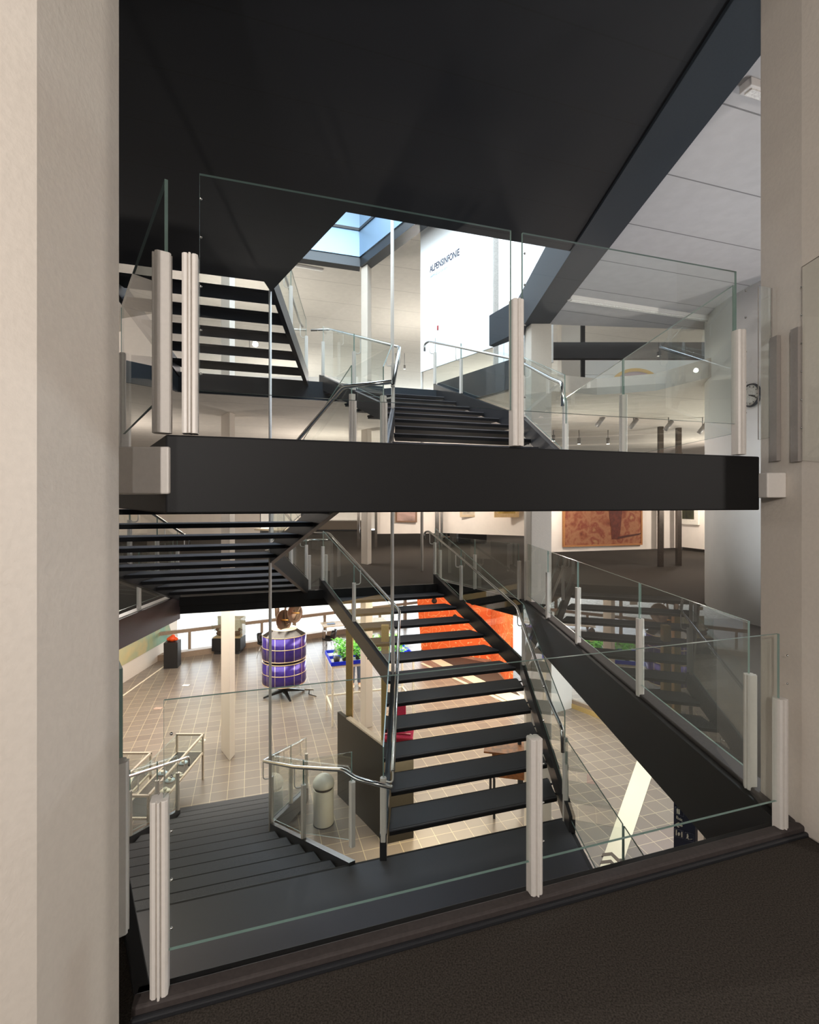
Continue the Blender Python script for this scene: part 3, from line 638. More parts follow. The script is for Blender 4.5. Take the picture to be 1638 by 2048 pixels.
for px, py, Y in ((1107, 882, 13.5), (1158, 888, 13.5), (1216, 888, 13.5)): litspot(D(px, py, Y), ['leftmost','middle','rightmost'][(1107,1158,1216).index(px)] + ' of three lit spotlights just above the black landing edge', 'lit spotlights low over the landing', 3.6)
for px, py, Y in ((792, 737, 22), (809, 738, 22)): litspot(D(px, py, Y), ['left','right'][px>800] + ' of two tiny lit spotlights left of the white banner', 'far lit spotlights of the upper floor', 8.2)
litspot(D(499, 712, 20), 'bright lit spotlight shining through the upper left stair treads', 'sparkling spotlight', 8.2, .09)
for px, py, Y in ((1145, 592, 7.2),): pass
# low bench window and wall seen through the upper treads
struct(MB().box((-5.4, 21.0, 6.35), (6.5, .1, 1.1)).build('window_3', mat('window_white', '#fbfcfd', .5, vary=.01)))
struct(MB().box((-5.4, 21.0, 4.5), (6.5, .12, .6)).build('wall_low', CREAM))

# ------------------------------------------------------------------ gallery (first floor) contents
def canvas_mat(name, cols, scale=2.0):
    m = mat(name, cols[0], .75, vary=.02); nt = m.node_tree; b = nt.nodes['Principled BSDF']
    tc = nt.nodes.new('ShaderNodeTexCoord'); n = nt.nodes.new('ShaderNodeTexNoise'); n.inputs['Scale'].default_value = scale; n.inputs['Detail'].default_value = 9; n.inputs['Distortion'].default_value = .25
    cr = nt.nodes.new('ShaderNodeValToRGB'); e_ = cr.color_ramp.elements
    e_[0].position = .3; e_[0].color = lin(cols[0]); e_[1].position = .7; e_[1].color = lin(cols[-1])
    for i, c in enumerate(cols[1:-1]): q = e_.new(.3 + .4 * (i + 1) / (len(cols) - 1)); q.color = lin(c)
    nt.links.new(tc.outputs['Object'], n.inputs['Vector']); nt.links.new(n.outputs['Fac'], cr.inputs['Fac']); nt.links.new(cr.outputs['Color'], b.inputs['Base Color']); return m
def painting(label, pa, pb, z0, z1, cm, fm, fw=.04, off=.1, extra=None):
    pa, pb = Vector(pa[:2]), Vector(pb[:2]); d_ = (pb - pa).normalized(); n_ = Vector((d_.y, -d_.x)) * off; a_, b__ = pa + n_, pb + n_
    T = thing('painting', label, 'painting', (a_.x, a_.y, z0))
    m = MB(); m.wall(a_, b__, z0, z0 + fw, .06); m.wall(a_, b__, z1 - fw, z1, .06); m.wall(a_, a_ + d_ * fw, z0 + fw, z1 - fw, .06); m.wall(b__ - d_ * fw, b__, z0 + fw, z1 - fw, .06)
    m.build('frame', fm, T); MB().wall(a_ + d_ * fw * .9, b__ - d_ * fw * .9, z0 + fw * .9, z1 - fw * .9, .03).build('canvas', cm, T)
    if extra: extra(T, a_, d_, n_.normalized())
    return T
GOLD = mat('gilt', '#b98a4a', .4, .6); WOODF = mat('frame_wood', '#a9713f', .5)
dpr = (PR1 - PR0)
def on_pr(px):
    k_ = (px - CX) / F; t = (PR0.x - k_ * PR0.y) / (k_ * dpr.y - dpr.x); return PR0 + dpr * t
qa, qb = on_pr(1121), on_pr(1278)
def figure(T, a_, d_, n_):
    c = a_ + d_ * 1.49 + n_ * .022; d3 = d_.to_3d(); n3 = n_.to_3d()
    def poly(pts, nm, m, off=.0):
        vs = [c.to_3d() + d3 * x * .8 + Vector((0, 0, .42 + z * .72)) + n3 * off for x, z in pts]; k_ = len(vs)
        MB().add(vs + [v - n3 * .006 for v in vs], [tuple(range(k_)), tuple(range(k_, 2 * k_))[::-1]]).build(nm, m, T)
    poly([(-.12, .42), (.16, .42), (.22, .9), (.26, 1.35), (.30, 1.75), (.22, 2.0), (.14, 2.1), (.10, 2.3), (0, 2.36), (-.08, 2.28), (-.08, 2.1), (-.2, 2.0), (-.24, 1.6), (-.2, 1.15), (-.14, .8)], 'painted_figure', mat('paint_rust', '#5c2616', .7, vary=.25, nscale=14))
    poly([(.06, .42), (.9, .55), (1.0, .62), (.5, .56), (.1, .5)], 'painted_shadow', mat('paint_umber', '#4a2216', .7), .002)
painting('large red-brown canvas with a draped standing figure', qa, qb, .56, 2.35, canvas_mat('canvas_red', ['#5e2a1a', '#82452c', '#9a6848', '#7c3826', '#a37c52'], 3.0), WOODF, extra=figure)
q0_, q1_ = G(1364, 1099, 0), G(1404, 1104, 0); 
painting('pale framed picture on the far right cream wall', D(1362, 1100, q0_.y), D(1403, 1100, q1_.y), .9, 2.3, canvas_mat('canvas_dark', ['#1f1e14', '#3b3a22', '#5f5a38'], 3), mat('frame_white', '#ece4d6', .6), .18)
yv = G(790, 1067, .5).y - .05
painting('small pinkish brown picture on the long cream wall', D(791, 1045, yv), D(834, 1045, yv), .92, 1.9, canvas_mat('canvas_pink', ['#9a7f76', '#b8978a', '#3a3030'], 1.2), mat('frame_brown', '#7a5a42', .5), .06, .12)
yv = G(1030, 1071, .5).y - .1
painting('gilt framed picture on the long cream wall near the white column', D(987, 1030, yv), D(1036, 1030, yv), 1.14, 2.4, canvas_mat('canvas_ochre', ['#c6a050', '#e0c070', '#8a6a30'], 2), mat('frame_gilt', '#d8b684', .45), .13, .14)
yv = G(935, 1067.5, .5).y - .05
painting('pale framed picture on the long cream wall left of the gilt frame', D(919, 1030, yv), D(952, 1030, yv), 1.12, 2.3, canvas_mat('canvas_pale', ['#b9a890', '#d0c2ac', '#8e8070'], 2), mat('frame_pale', '#cbb493', .5), .08, .14)
yv = G(360, 1072.5, 0).y
painting('large pale picture with an orange-brown top between the left treads', D(262, 1035, yv), D(338, 1035, yv), .8, 2.7, canvas_mat('canvas_tan', ['#c8926a', '#e4c4a4', '#9a6040'], 1.2), mat('frame_peach', '#d9b59a', .5), .25, .12)
painting('small teal picture between the left treads behind the cream column', D(470, 1035, yv), D(482, 1035, yv), 1.2, 1.9, canvas_mat('canvas_teal', ['#1f6660', '#2c837a', '#104a48'], 2), mat('frame_grey', '#9c948a', .5), .04, .14)
# low counter with window behind, black plinth
p = G(655, 1062, 0); T = thing('bench_counter', 'long grey wooden counter with pale top far in the gallery', 'counter', (p.x, p.y, 0))
MB().box((p.x + .6, p.y + .4, .33), (3.0, .8, .5)).build('body', mat('counter_wood', '#8b7e70', .6), T); MB().box((p.x + .6, p.y + .4, .04), (2.9, .7, .08)).build('plinth', BLK, T); MB().box((p.x + .6, p.y + .4, .6), (3.1, .85, .04)).build('counter_top', mat('counter_top', '#d9d2c8', .5), T)
struct(MB().box((p.x - 1, p.y + 3.4, 1.8), (8, .1, 2.4)).build('window_4', mat('window_white', '#fbfcfd', .5)))
p = G(945, 1087, 0); T = thing('display_plinth', 'low black display box far behind the stair railing', 'plinth', (p.x, p.y, 0))
MB().box((p.x, p.y + .4, .25), (1.15, .8, .42)).build('body', mat('plinth_black', '#1a1a1c', .5), T, bevel=.01); MB().box((p.x, p.y + .4, .02), (1.05, .7, .04)).build('base', BLK, T)
p = G(525, 1110, 0); T = thing('round_table', 'round pale table far left seen between the stair treads', 'table', (p.x, p.y, 0))
MB().lathe([(.001, .72), (.7, .72), (.7, .75), (.001, .75)], (p.x, p.y + 1.5, 0), 32).build('tabletop', mat('table_beech', '#e2cfae', .4), T); MB().lathe([(.35, 0), (.35, .02), (.04, .05), (.04, .72), (.001, .72)], (p.x, p.y + 1.5, 0), 20).build('pedestal', STEEL, T)

# ------------------------------------------------------------------ tiled hall contents
# solar drum satellite
sx, sy = -3.62, 14.5; sat = thing('satellite_model', 'tall drum-shaped satellite clad in violet solar cells with two dish antennas', 'satellite', (sx, sy, -3.9))
def solar_mat():
    m = mat('solar_cell', '#3d2d86', .22, .35, vary=.25, nscale=2.2); nt = m.node_tree; b = nt.nodes['Principled BSDF']
    tc = nt.nodes.new('ShaderNodeTexCoord'); sp = nt.nodes.new('ShaderNodeSeparateXYZ'); nt.links.new(tc.outputs['Object'], sp.inputs[0])
    ax = nt.nodes.new('ShaderNodeMath'); ax.operation = 'ADD'; ax.inputs[1].default_value = -sx; nt.links.new(sp.outputs[0], ax.inputs[0])
    ay = nt.nodes.new('ShaderNodeMath'); ay.operation = 'ADD'; ay.inputs[1].default_value = -sy; nt.links.new(sp.outputs[1], ay.inputs[0])
    at = nt.nodes.new('ShaderNodeMath'); at.operation = 'ARCTAN2'; nt.links.new(ay.outputs[0], at.inputs[0]); nt.links.new(ax.outputs[0], at.inputs[1])
    pp = nt.nodes.new('ShaderNodeMath'); pp.operation = 'PINGPONG'; pp.inputs[1].default_value = R(12.5); nt.links.new(at.outputs[0], pp.inputs[0])
    l1 = nt.nodes.new('ShaderNodeMath'); l1.operation = 'LESS_THAN'; l1.inputs[1].default_value = .012; nt.links.new(pp.outputs[0], l1.inputs[0])
    mx = nt.nodes.new('ShaderNodeMix'); mx.data_type = 'RGBA'; nt.links.new(b.inputs['Base Color'].links[0].from_socket, mx.inputs[6]); mx.inputs[7].default_value = lin('#cfc0a8'); nt.links.new(l1.outputs[0], mx.inputs[0]); nt.links.new(mx.outputs[2], b.inputs['Base Color'])
    return m
SOL = solar_mat(); GLD = mat('band_gold', '#cdb894', .3, .6); r_ = .62
zt = lambda py: EYE - (py - CY) * 14.5 / F
def ringz(z, h_=.02): return MB().lathe([(r_ + .006, z - h_ / 2), (r_ + .006, z + h_ / 2), (r_ - .02, z + h_ / 2), (r_ - .02, z - h_ / 2)], (sx, sy, 0), 48).build('metal_band', GLD, sat)
z_t, z_g1, z_g2, z_b = -2.12, -2.80, -2.88, -3.50
MB().lathe([(r_, z_g1), (r_, z_t), (.001, z_t)], (sx, sy, 0), 48).build('solar_drum', SOL, sat); MB().lathe([(r_, z_b), (r_, z_g2), (.001, z_g2)], (sx, sy, 0), 48).build('solar_drum', SOL, sat)
MB().lathe([(r_ - .05, z_g2 - .02), (r_ - .05, z_g1 + .02), (.001, z_g1 + .02)], (sx, sy, 0), 32).build('gap_ring', BLK, sat)
for z in (z_t - .01, (z_t + z_g1) / 2, z_g1, z_g2, (z_g2 + z_b) / 2, z_b): ringz(z)
MB().lathe([(r_, z_t), (.38, z_t + .13), (.001, z_t + .14)], (sx, sy, 0), 14, 0, False).build('top_cone', mat('cone_metal', '#5f5d5a', .18, .95), sat)
MB().lathe([(.37, z_t + .131), (.36, z_t + .15), (.001, z_t + .151)], (sx, sy, 0), 32).build('top_disc', mat('disc_cream', '#e6d6bd', .5), sat)
DISH = mat('dish_bronze', '#6d5a4c', .35, .7)
def dish(c, dirv, rr, T, sc_=.4):
    Md = Vector(dirv).to_track_quat('Z', 'Y').to_matrix(); prof = [(rr * i / 8, (i / 8) ** 2 * rr * sc_) for i in range(9)]; prof[0] = (.002, 0)
    prof += [(rr * i / 8 + .001, (i / 8) ** 2 * rr * sc_ - .012) for i in range(8, -1, -1)]
    o = MB().lathe(prof, c, 32, 0, True, Md).build('dish', DISH, T)
    tip = Vector(c) + Md @ Vector((0, 0, rr * 1.0)); MB().tube([Vector(c), tip], .018, 8).build('feed_horn', mat('horn_gold', '#c98b3c', .35, .5), o).parent = o
    return o
for n_, (px, py, rr, dv_) in enumerate(((563, 1240, .29, (.80, -.55, .12)), (585, 1226, .28, (.80, -.55, .12)))):
    c = D(px, py, sy - .05); o = dish(c, dv_, rr, sat)
    for ch in o.children: ch.matrix_parent_inverse = Matrix.Identity(4)
ms = MB()
ms.tube([(sx - .12, sy, z_t + .14), (sx - .2, sy, -1.6), (sx - .23, sy, -.95)], .07, 10); ms.tube([(sx + .05, sy, z_t + .14), (sx + .02, sy, -1.5), (sx + .1, sy, -.9)], .03, 8)
ms.tube([(sx + .05, sy, z_t + .2), (sx + .32, sy - .1, -1.7), (sx + .5, sy - .2, -1.35)], .012, 6); ms.tube([(sx + .0, sy, z_t + .2), (sx + .2, sy - .2, -1.8)], .02, 6); ms.tube([(sx - .2, sy, -1.3), (sx + .12, sy, -1.25), (sx + .3, sy, -1.5)], .02, 6)
ms.build('antenna_mast', DISH, sat)
MB().tube([(sx, sy, -3.86), (sx, sy, z_b)], .035, 10).build('pedestal', BLK, sat)
for i in range(4):
    a = R(30 + 90 * i); v = Vector((math.cos(a), math.sin(a))); n2 = Vector((-v.y, v.x)); m = MB()
    p0_, p1_ = Vector((sx, sy)), Vector((sx, sy)) + v * .60
    m.prism([tuple(p0_ + n2 * .05), tuple(p0_ - n2 * .05), tuple(p1_ - n2 * .02), tuple(p1_ + n2 * .02)], [-3.80, -3.80, -3.9, -3.9], [-3.70, -3.70, -3.87, -3.87]); m.build('foot', BLK, sat)
# small floor label stand right of the satellite
p = G(617, 1390, -3.9); T = thing('label_stand', 'small tilted label stand on the floor right of the satellite', 'label stand', tuple(p))
Mx = Matrix.Rotation(R(-35), 3, 'X'); MB().box((p.x, p.y + .1, -3.78), (.26, .18, .012), M=Mx).build('label_plate', mat('label_white', '#dedede', .5), T); MB().tube([(p.x, p.y + .1, -3.79), (p.x, p.y + .05, -3.9)], .015, 6).tube([(p.x, p.y + .05, -3.892), (p.x + .25, p.y - .12, -3.892)], .012, 6).build('foot', BLK, T)
for i, (px, py) in enumerate(((372, 1371), (316, 1417))):
    p = G(px, py, -3.9); tag(MB().box((p.x, p.y, -3.894), (.2, .14, .008)).build('floor_plate', mat('plate_%d' % i, ['#e6e6e8', '#b99f90'][i], .4)), ['small white plate lying on the tiles left of the column', 'small brownish plate lying on the tiles at far left'][i], 'floor plate')
# cable socket line at left
q0_, q1_ = G(245, 1392, -3.9), G(332, 1330, -3.9); tag(MB().wall(q0_, q1_, -3.9, -3.893, .05).build('floor_strip', mat('strip_cream', '#efe6d2', .5)), 'narrow cream strip along the floor in front of the green mural', 'floor strip')
# mural
T = thing('mural', 'large green and ochre textile mural on the left hall wall', 'mural', (-8.85, 14, -3.3))
mm = canvas_mat('mural_green', ['#8aa07c', '#6f9a86', '#a9a57c', '#4f8070'], 1.1); nt = mm.node_tree; b_n = nt.nodes['Principled BSDF']
tc = nt.nodes.new('ShaderNodeTexCoord'); sp = nt.nodes.new('ShaderNodeSeparateXYZ'); mr = nt.nodes.new('ShaderNodeMapRange'); mr.inputs[1].default_value = 13.5; mr.inputs[2].default_value = 18.0
mxn = nt.nodes.new('ShaderNodeMix'); mxn.data_type = 'RGBA'; nt.links.new(tc.outputs['Object'], sp.inputs[0]); nt.links.new(sp.outputs[1], mr.inputs[0]); nt.links.new(mr.outputs[0], mxn.inputs[0])
nt.links.new(b_n.inputs['Base Color'].links[0].from_socket, mxn.inputs[7]); mxn.inputs[6].default_value = lin('#cdb27c'); nt.links.new(mxn.outputs[2], b_n.inputs['Base Color'])
MB().add([(-8.78, 11, -3.34), (-8.78, 18.6, -3.34), (-8.86, 17.6, -1.2), (-8.86, 11, -1.2), (-8.88, 11, -3.34), (-8.88, 18.6, -3.34), (-8.9, 17.6, -1.2), (-8.9, 11, -1.2)], [(0, 1, 2, 3), (4, 7, 6, 5), (0, 4, 5, 1), (1, 5, 6, 2), (2, 6, 7, 3), (3, 7, 4, 0)]).build('fabric', mm, T)
# black plinth + orange object
p = G(345, 1333, -3.9); rz = R(10); T = thing('display_plinth', 'tall black plinth in front of the green mural', 'plinth', tuple(p))
MB().box((p.x, p.y, -3.47), (.44, .44, .86), rz).build('body', mat('plinth_black', '#1a1a1c', .5), T, bevel=.008)
m = MB()
for dx, dz, rr in ((0, .09, .13), (-.1, .07, .09), (.11, .07, .08), (.02, .17, .07)): m.ball((p.x + dx, p.y, -3.04 + dz), rr, sc=(1, 1, .8))
tag(m.build('orange_sculpture', mat('orange_resin', '#e0501c', .4)), 'small orange sculpture on the tall black plinth', 'sculpture')
# showcase with ducks
p = G(451, 1310, -3.9); T = thing('display_case', 'black based acrylic display case with small animals before the window', 'display case', tuple(p)); y0 = p.y + .35
MB().box((p.x, y0, -3.55), (1.05, .6, .46)).build('base', MATS['plinth_black'], T, bevel=.008); MB().box((p.x, y0, -3.84), (.9, .5, .12)).build('plinth', BLK, T)
MB().box((p.x, y0, -3.30), (1.0, .56, .02)).build('tray', mat('tray_sand', '#b89c74', .8), T)
MB().wall((p.x - .52, y0 + .28), (p.x + .52, y0 + .28), -3.3, -2.62, .01).build('back_board', mat('board_pale', '#c9c6b6', .7), T)
m = MB(); m.glass((p.x - .52, y0 - .28), (p.x + .52, y0 - .28), (-3.31, -3.31), (-2.62, -2.62), .01)
m.glass((p.x - .52, y0 - .28), (p.x - .52, y0 + .28), (-3.31, -3.31), (-2.62, -2.62), .01); m.glass((p.x + .52, y0 - .28), (p.x + .52, y0 + .28), (-3.31, -3.31), (-2.62, -2.62), .01); m.build('glass_cover', [GL, GE], T)
FUR = mat('fur_brown', '#5a4230', .8, vary=.3, nscale=20)
for i, dx in enumerate((-.33, .30)):
    m = MB(); c = Vector((p.x + dx, y0, -3.2)); m.ball(c, .12, sc=(1.2, .7, .75)); m.ball(c + Vector((.1 if i else -.1, 0, .14)), .06); m.tube([c + Vector((.06 if i else -.06, 0, .04)), c + Vector((.1 if i else -.1, 0, .12))], .035, 8); m.tube([c + Vector((.14 if i else -.14, 0, .14)), c + Vector((.22 if i else -.22, 0, .12))], .02, 8, rads=[.022, .008])
    tag(m.build('stuffed_duck', FUR), ['left', 'right'][i] + ' brown stuffed duck in the acrylic display case', 'stuffed duck')
# shell chairs
def chair(loc, rz, label):
    T = thing('shell_chair', label, 'chair', tuple(loc), 'black shell chairs in the hall'); c = Vector(loc); Mz = Matrix.Rotation(rz, 3, 'Z')
    prof = [(.23, .44), (.12, .42), (-.05, .42), (-.17, .46), (-.22, .56), (-.25, .70), (-.28, .84)]; wds = [.19, .23, .24, .24, .22, .20, .13]; vs = []; 
    for (y, z), w_ in zip(prof, wds):
        for k_ in range(9):
            u = (k_ - 4) / 4; vs.append(c + Mz @ Vector((u * w_, y + (.13 * u ** 4 if z > .5 else 0), z + (.12 * u ** 4 if z < .5 else 0))))
    fs = [(i * 9 + k_, i * 9 + k_ + 1, i * 9 + 10 + k_, i * 9 + 9 + k_) for i in range(6) for k_ in range(8)]
    o = MB().add(vs, fs, 0, True).build('seat_shell', mat('shell_black', '#17171a', .4), T); so = o.modifiers.new('thick', 'SOLIDIFY'); so.thickness = .012
    for x in (-.2, .2):
        for y in (-.2, .2): MB().tube([c + Mz @ Vector((x * .5, y * .5, .41)), c + Mz @ Vector((x, y, 0))], .008, 6).build('leg', STEEL, T)
    return T
chair(G(659, 1304, -3.9), R(78), 'black shell chair on thin metal legs right of the satellite')
chair(G(529, 1314, -3.9), R(-100), 'black shell chair mostly hidden behind the satellite')
# work desk at window
p = G(690, 1290, -3.9); T = thing('work_desk', 'light wooden desk on thin steel legs by the hall window', 'desk', tuple(p)); PL = mat('desk_birch', '#d8bc8c', .4)
MB().box((p.x + .3, p.y + .6, -3.16), (2.6, .8, .03), R(20)).build('desktop', PL, T)
Mz = Matrix.Rotation(R(20), 3, 'Z')
for x in (-1.2, 1.2):
    for y in (-.35, .35): q = Vector((p.x + .3, p.y + .6, -3.53)) + Mz @ Vector((x, y, 0)); MB().tube([q - Vector((0, 0, .37)), q + Vector((0, 0, .37))], .018, 8).build('leg', STEEL, T)
q = Vector((p.x + .3, p.y + .6, -3.14)) + Mz @ Vector((-.95, 0, 0)); tag(MB().box(q, (.3, .22, .03), R(20)).build('booklet', mat('booklet_blue', '#7f9fd0', .5)), 'small blue booklet lying on the wooden desk', 'booklet')
# tall planting table
p = G(665, 1454, -3.9); T = thing('planting_table', 'tall white frame table with a blue tray of plants', 'table', tuple(p)); rz = R(17.5); Mz = Matrix.Rotation(rz, 3, 'Z'); LW, LD, ZT = 2.1, 1.0, -2.36
WF = mat('frame_offwhite', '#e8dfcd', .5)
def tp(x, y, z): return Vector(p) + Mz @ Vector((x, y, 0)) + Vector((0, 0, z + 3.9))
for x in (0, LW):
    for y in (0, LD): MB().box(tp(x, y, (-3.9 + ZT) / 2 - .02), (.045, .045, ZT + 3.9 - .06), rz).build('leg', WF, T)
m = MB(); 
for y in (0, LD): m.box(tp(LW / 2, y, ZT - .07), (LW, .045, .05), rz)
for x in (0, LW): m.box(tp(x, LD / 2, ZT - .07), (.045, LD, .05), rz)
for y in (0, ): m.box(tp(LW / 2, LD, -3.5), (LW, .04, .04), rz)
for x in (0, LW): m.box(tp(x, LD / 2, -3.5), (.04, LD, .04), rz)
m.build('frame', WF, T)
BLU = mat('tray_blue', '#0c2fd0', .35)
MB().box(tp(LW / 2, LD / 2, ZT - .02), (LW + .06, LD + .06, .02), rz).build('tray_floor', mat('tray_light', '#c9d2d8', .5), T)
m = MB()
for y in (-.03, LD + .03, LD * .5): m.box(tp(LW / 2, y, ZT + .02), (LW + .08, .02, .09), rz)
for x in (-.03, LW + .03): m.box(tp(x, LD / 2, ZT + .02), (.02, LD + .06, .09), rz)
m.build('tray_rim', BLU, T)
LEAF = mat('leaf_green', '#6cbf4e', .5, vary=.35, nscale=9)
spots = [(x, y) for x in (.36, .72, 1.08, 1.44, 1.8) for y in (.3, .78)]
for i, (x, y) in enumerate(spots):
    c = tp(x + random.uniform(-.05, .05), y + random.uniform(-.08, .08), ZT)
    Pp = thing('potted_plant', 'leafy green seedling in the %s row of the blue tray, %s from the left' % (['front', 'back'][i % 2], ['first', 'second', 'third', 'fourth', 'fifth'][i // 2]), 'plant', tuple(c), 'seedlings on the blue tray')
    MB().lathe([(.055, .0), (.075, .11), (.001, .11)], c, 12).build('pot', mat('pot_black', '#1b1b1d', .5), Pp)
    m = MB()
    for k_ in range(130):
        a = random.uniform(0, 6.28); rr = random.uniform(.02, .23); zc = random.uniform(.08, .42); ct = c + Vector((rr * math.cos(a), rr * math.sin(a), zc)); s1 = random.uniform(.03, .06)
        Ml = Matrix.Rotation(a, 3, 'Z') @ Matrix.Rotation(random.uniform(-.9, .5), 3, 'Y')
        vv = [Vector((-s1, 0, 0)), Vector((0, -s1 * .6, .008)), Vector((s1 * 1.2, 0, -.01)), Vector((0, s1 * .6, .008))]
        m.add([ct + Ml @ v for v in vv], [(0, 1, 2, 3)])
    for k_ in range(5): a = k_ * 1.26; m.tube([c + Vector((0, 0, .1)), c + Vector((.1 * math.cos(a), .1 * math.sin(a), .26))], .005, 5)
    m.build('foliage', LEAF, Pp)
c = tp(.12, .1, ZT - .005); Pp = thing('potted_plant', 'small seedling in a black pot standing at the front left corner of the blue tray', 'plant', tuple(c)); MB().lathe([(.06, .0), (.09, .15), (.001, .15)], c, 14).build('pot', MATS['pot_black'], Pp)
m = MB()
for k_ in range(30):
    a = random.uniform(0, 6.28); ct = c + Vector((.1 * math.cos(a) * random.random(), .1 * math.sin(a) * random.random(), .15 + random.uniform(0, .2))); Ml = Matrix.Rotation(a, 3, 'Z') @ Matrix.Rotation(random.uniform(-.9, .5), 3, 'Y')
    m.add([ct + Ml @ v for v in [Vector((-.03, 0, 0)), Vector((0, -.02, 0)), Vector((.04, 0, 0)), Vector((0, .02, 0))]], [(0, 1, 2, 3)])
m.build('foliage', mat('leaf_grey', '#8a9a78', .6, vary=.3), Pp)
# dark screen wall with brass posts
DW0, DW1 = Vector((-1.34, 9.55)), Vector((-.36, 8.16)); ddw = (DW1 - DW0)
T = thing('screen_wall', 'dark brown chest-high screen wall under the stairs with a pale capping', 'screen wall', (DW0.x, DW0.y, -3.9))
MB().wall(DW0, DW1, -3.9, -2.33, .07).build('panel', mat('screen_dark', '#24211c', .4), T); MB().wall(DW0 + ddw * .22, DW1, -2.33, -2.30, .09).build('capping', mat('cap_pale', '#cdbfae', .4), T)
MB().wall(DW1 + Vector((0, .02)), DW1 + Vector((.42, .16)), -3.9, -2.4, .05).build('end_panel', MATS['screen_dark'], T)
for i, t in enumerate((.19, .92)):
    q = DW0 + ddw * t + Vector((.0, .12)); tag(MB().box((q.x + .03, q.y, -2.15), (.125, .11, 3.5)).build('brass_post', BRASS, bevel=.004), ['brass clad post left of the red sign stand', 'brass clad post close to the red sign stand'][i], 'post', 'brass posts of the screen wall')
    for z in (-2.0, -2.9): pass
p = G(731, 1457, -3.9); tag(MB().prism([(p.x - .14, p.y + .12), (p.x, p.y), (p.x + .17, p.y + .1), (p.x + .05, p.y + .24)], -3.9, -.3).build('column', COLM, bevel=.01), 'cream hall column standing in front of the planting table', 'column')
# red kiosk
q = Vector((-.20, 9.75, -3.9)); rzk = R(-8); T = thing('info_kiosk', 'crimson information stand with a slanted pink top and white cards', 'information stand', tuple(q)); RED = mat('kiosk_red', '#9c0f38', .4); PINK = mat('kiosk_pink', '#e0406c', .4)
Mz = Matrix.Rotation(rzk, 3, 'Z')
MB().box((q.x, q.y, -3.33), (.50, .36, 1.14), rzk).build('body', RED, T, bevel=.006)
MB().box((q.x, q.y - .02, -2.72), (.58, .46, .04), M=Mz @ Matrix.Rotation(R(28), 3, 'X')).build('reading_desk', PINK, T)
MB().box((q.x - .0, q.y - .03, -2.695), (.3, .2, .006), M=Mz @ Matrix.Rotation(R(28), 3, 'X')).build('card', mat('card_white', '#dfe8ee', .5), T)
MB().box((q.x - .1, q.y + .25, -2.52), (.46, .03, .5), rzk).build('back_board', PINK, T)
# waste bin
for (px, py, nm) in ((647, 1646, 'white dome-top waste bin beside the stair railing'),):
    p = G(px, py, -3.9); T = thing('waste_bin', nm, 'waste bin', tuple(p)); WB = mat('bin_white', '#e9e4da', .35, vary=.02)
    MB().lathe([(.165, 0), (.175, .02), (.175, .60), (.17, .61), (.001, .61)], p, 32).build('body', WB, T); MB().lathe([(.158, .60), (.158, .66), (.001, .66)], p, 32).build('neck', mat('bin_dark', '#3a3026', .5), T)
    MB().lathe([(.185, .66), (.185, .675)] + [(.185 * math.cos(R(a)), .675 + .17 * math.sin(R(a))) for a in range(10, 90, 10)] + [(.002, .845)], p, 32).build('dome_lid', WB, T); MB().lathe([(.17, 0), (.178, .004), (.172, .015), (.001, .015)], p, 32).build('base_ring', BLK, T)
# orange folding screen on gravel carpet
OR = canvas_mat('orange_board', ['#e2622a', '#e8682e', '#d9531c'], 1.5); nt = OR.node_tree; bn_ = nt.nodes['Principled BSDF']
tc = nt.nodes.new('ShaderNodeTexCoord'); vo = nt.nodes.new('ShaderNodeTexNoise'); vo.inputs['Scale'].default_value = 1.6; vo.inputs['Detail'].default_value = 2
pg = nt.nodes.new('ShaderNodeMath'); pg.operation = 'PINGPONG'; pg.inputs[1].default_value = .055; l1 = nt.nodes.new('ShaderNodeMath'); l1.operation = 'LESS_THAN'; l1.inputs[1].default_value = .005
mxo = nt.nodes.new('ShaderNodeMix'); mxo.data_type = 'RGBA'; nt.links.new(tc.outputs['Object'], vo.inputs['Vector']); nt.links.new(vo.outputs['Fac'], pg.inputs[0]); nt.links.new(pg.outputs[0], l1.inputs[0]); nt.links.new(l1.outputs[0], mxo.inputs[0])
nt.links.new(bn_.inputs['Base Color'].links[0].from_socket, mxo.inputs[6]); mxo.inputs[7].default_value = lin('#f2b27c'); nt.links.new(mxo.outputs[2], bn_.inputs['Base Color'])
T = thing('orange_screen', 'large folded orange exhibition board with thin line drawing under the stairs', 'exhibition board', (.5, 18.6, -3.9))
op = [Vector((.45, 18.9)), Vector((2.9, 17.7)), Vector((3.05, 14.9)), Vector((3.6, 13.9))]
MB().add([(.45, 18.9, -3.9), (2.9, 17.7, -3.9), (2.9, 17.7, -1.0), (.2, 18.9, -1.0), (.45, 18.96, -3.9), (2.9, 17.76, -3.9), (2.9, 17.76, -1.0), (.2, 18.96, -1.0)], [(0, 1, 2, 3), (4, 7, 6, 5), (0, 3, 7, 4), (1, 5, 6, 2), (2, 6, 7, 3)]).build('board', OR, T)
MB().wall(op[1], op[2], -3.9, (-1.0, -1.3)[0], .06).build('board', OR, T)
m = MB()
for (t, z, rr) in ((.2, -2.0, .10), (.5, -2.5, .08), (.75, -1.9, .12), (.35, -1.5, .07)):
    q = op[0] + (op[1] - op[0]) * t; m.lathe([(rr, -.02), (rr, .02), (.001, .021)], (q.x - .02, q.y - .06, z), 12, M=Vector((-.45, -.9, 0)).to_track_quat('Z', 'Y').to_matrix())
m.build('painted_spot', mat('board_black', '#20140e', .6), T)
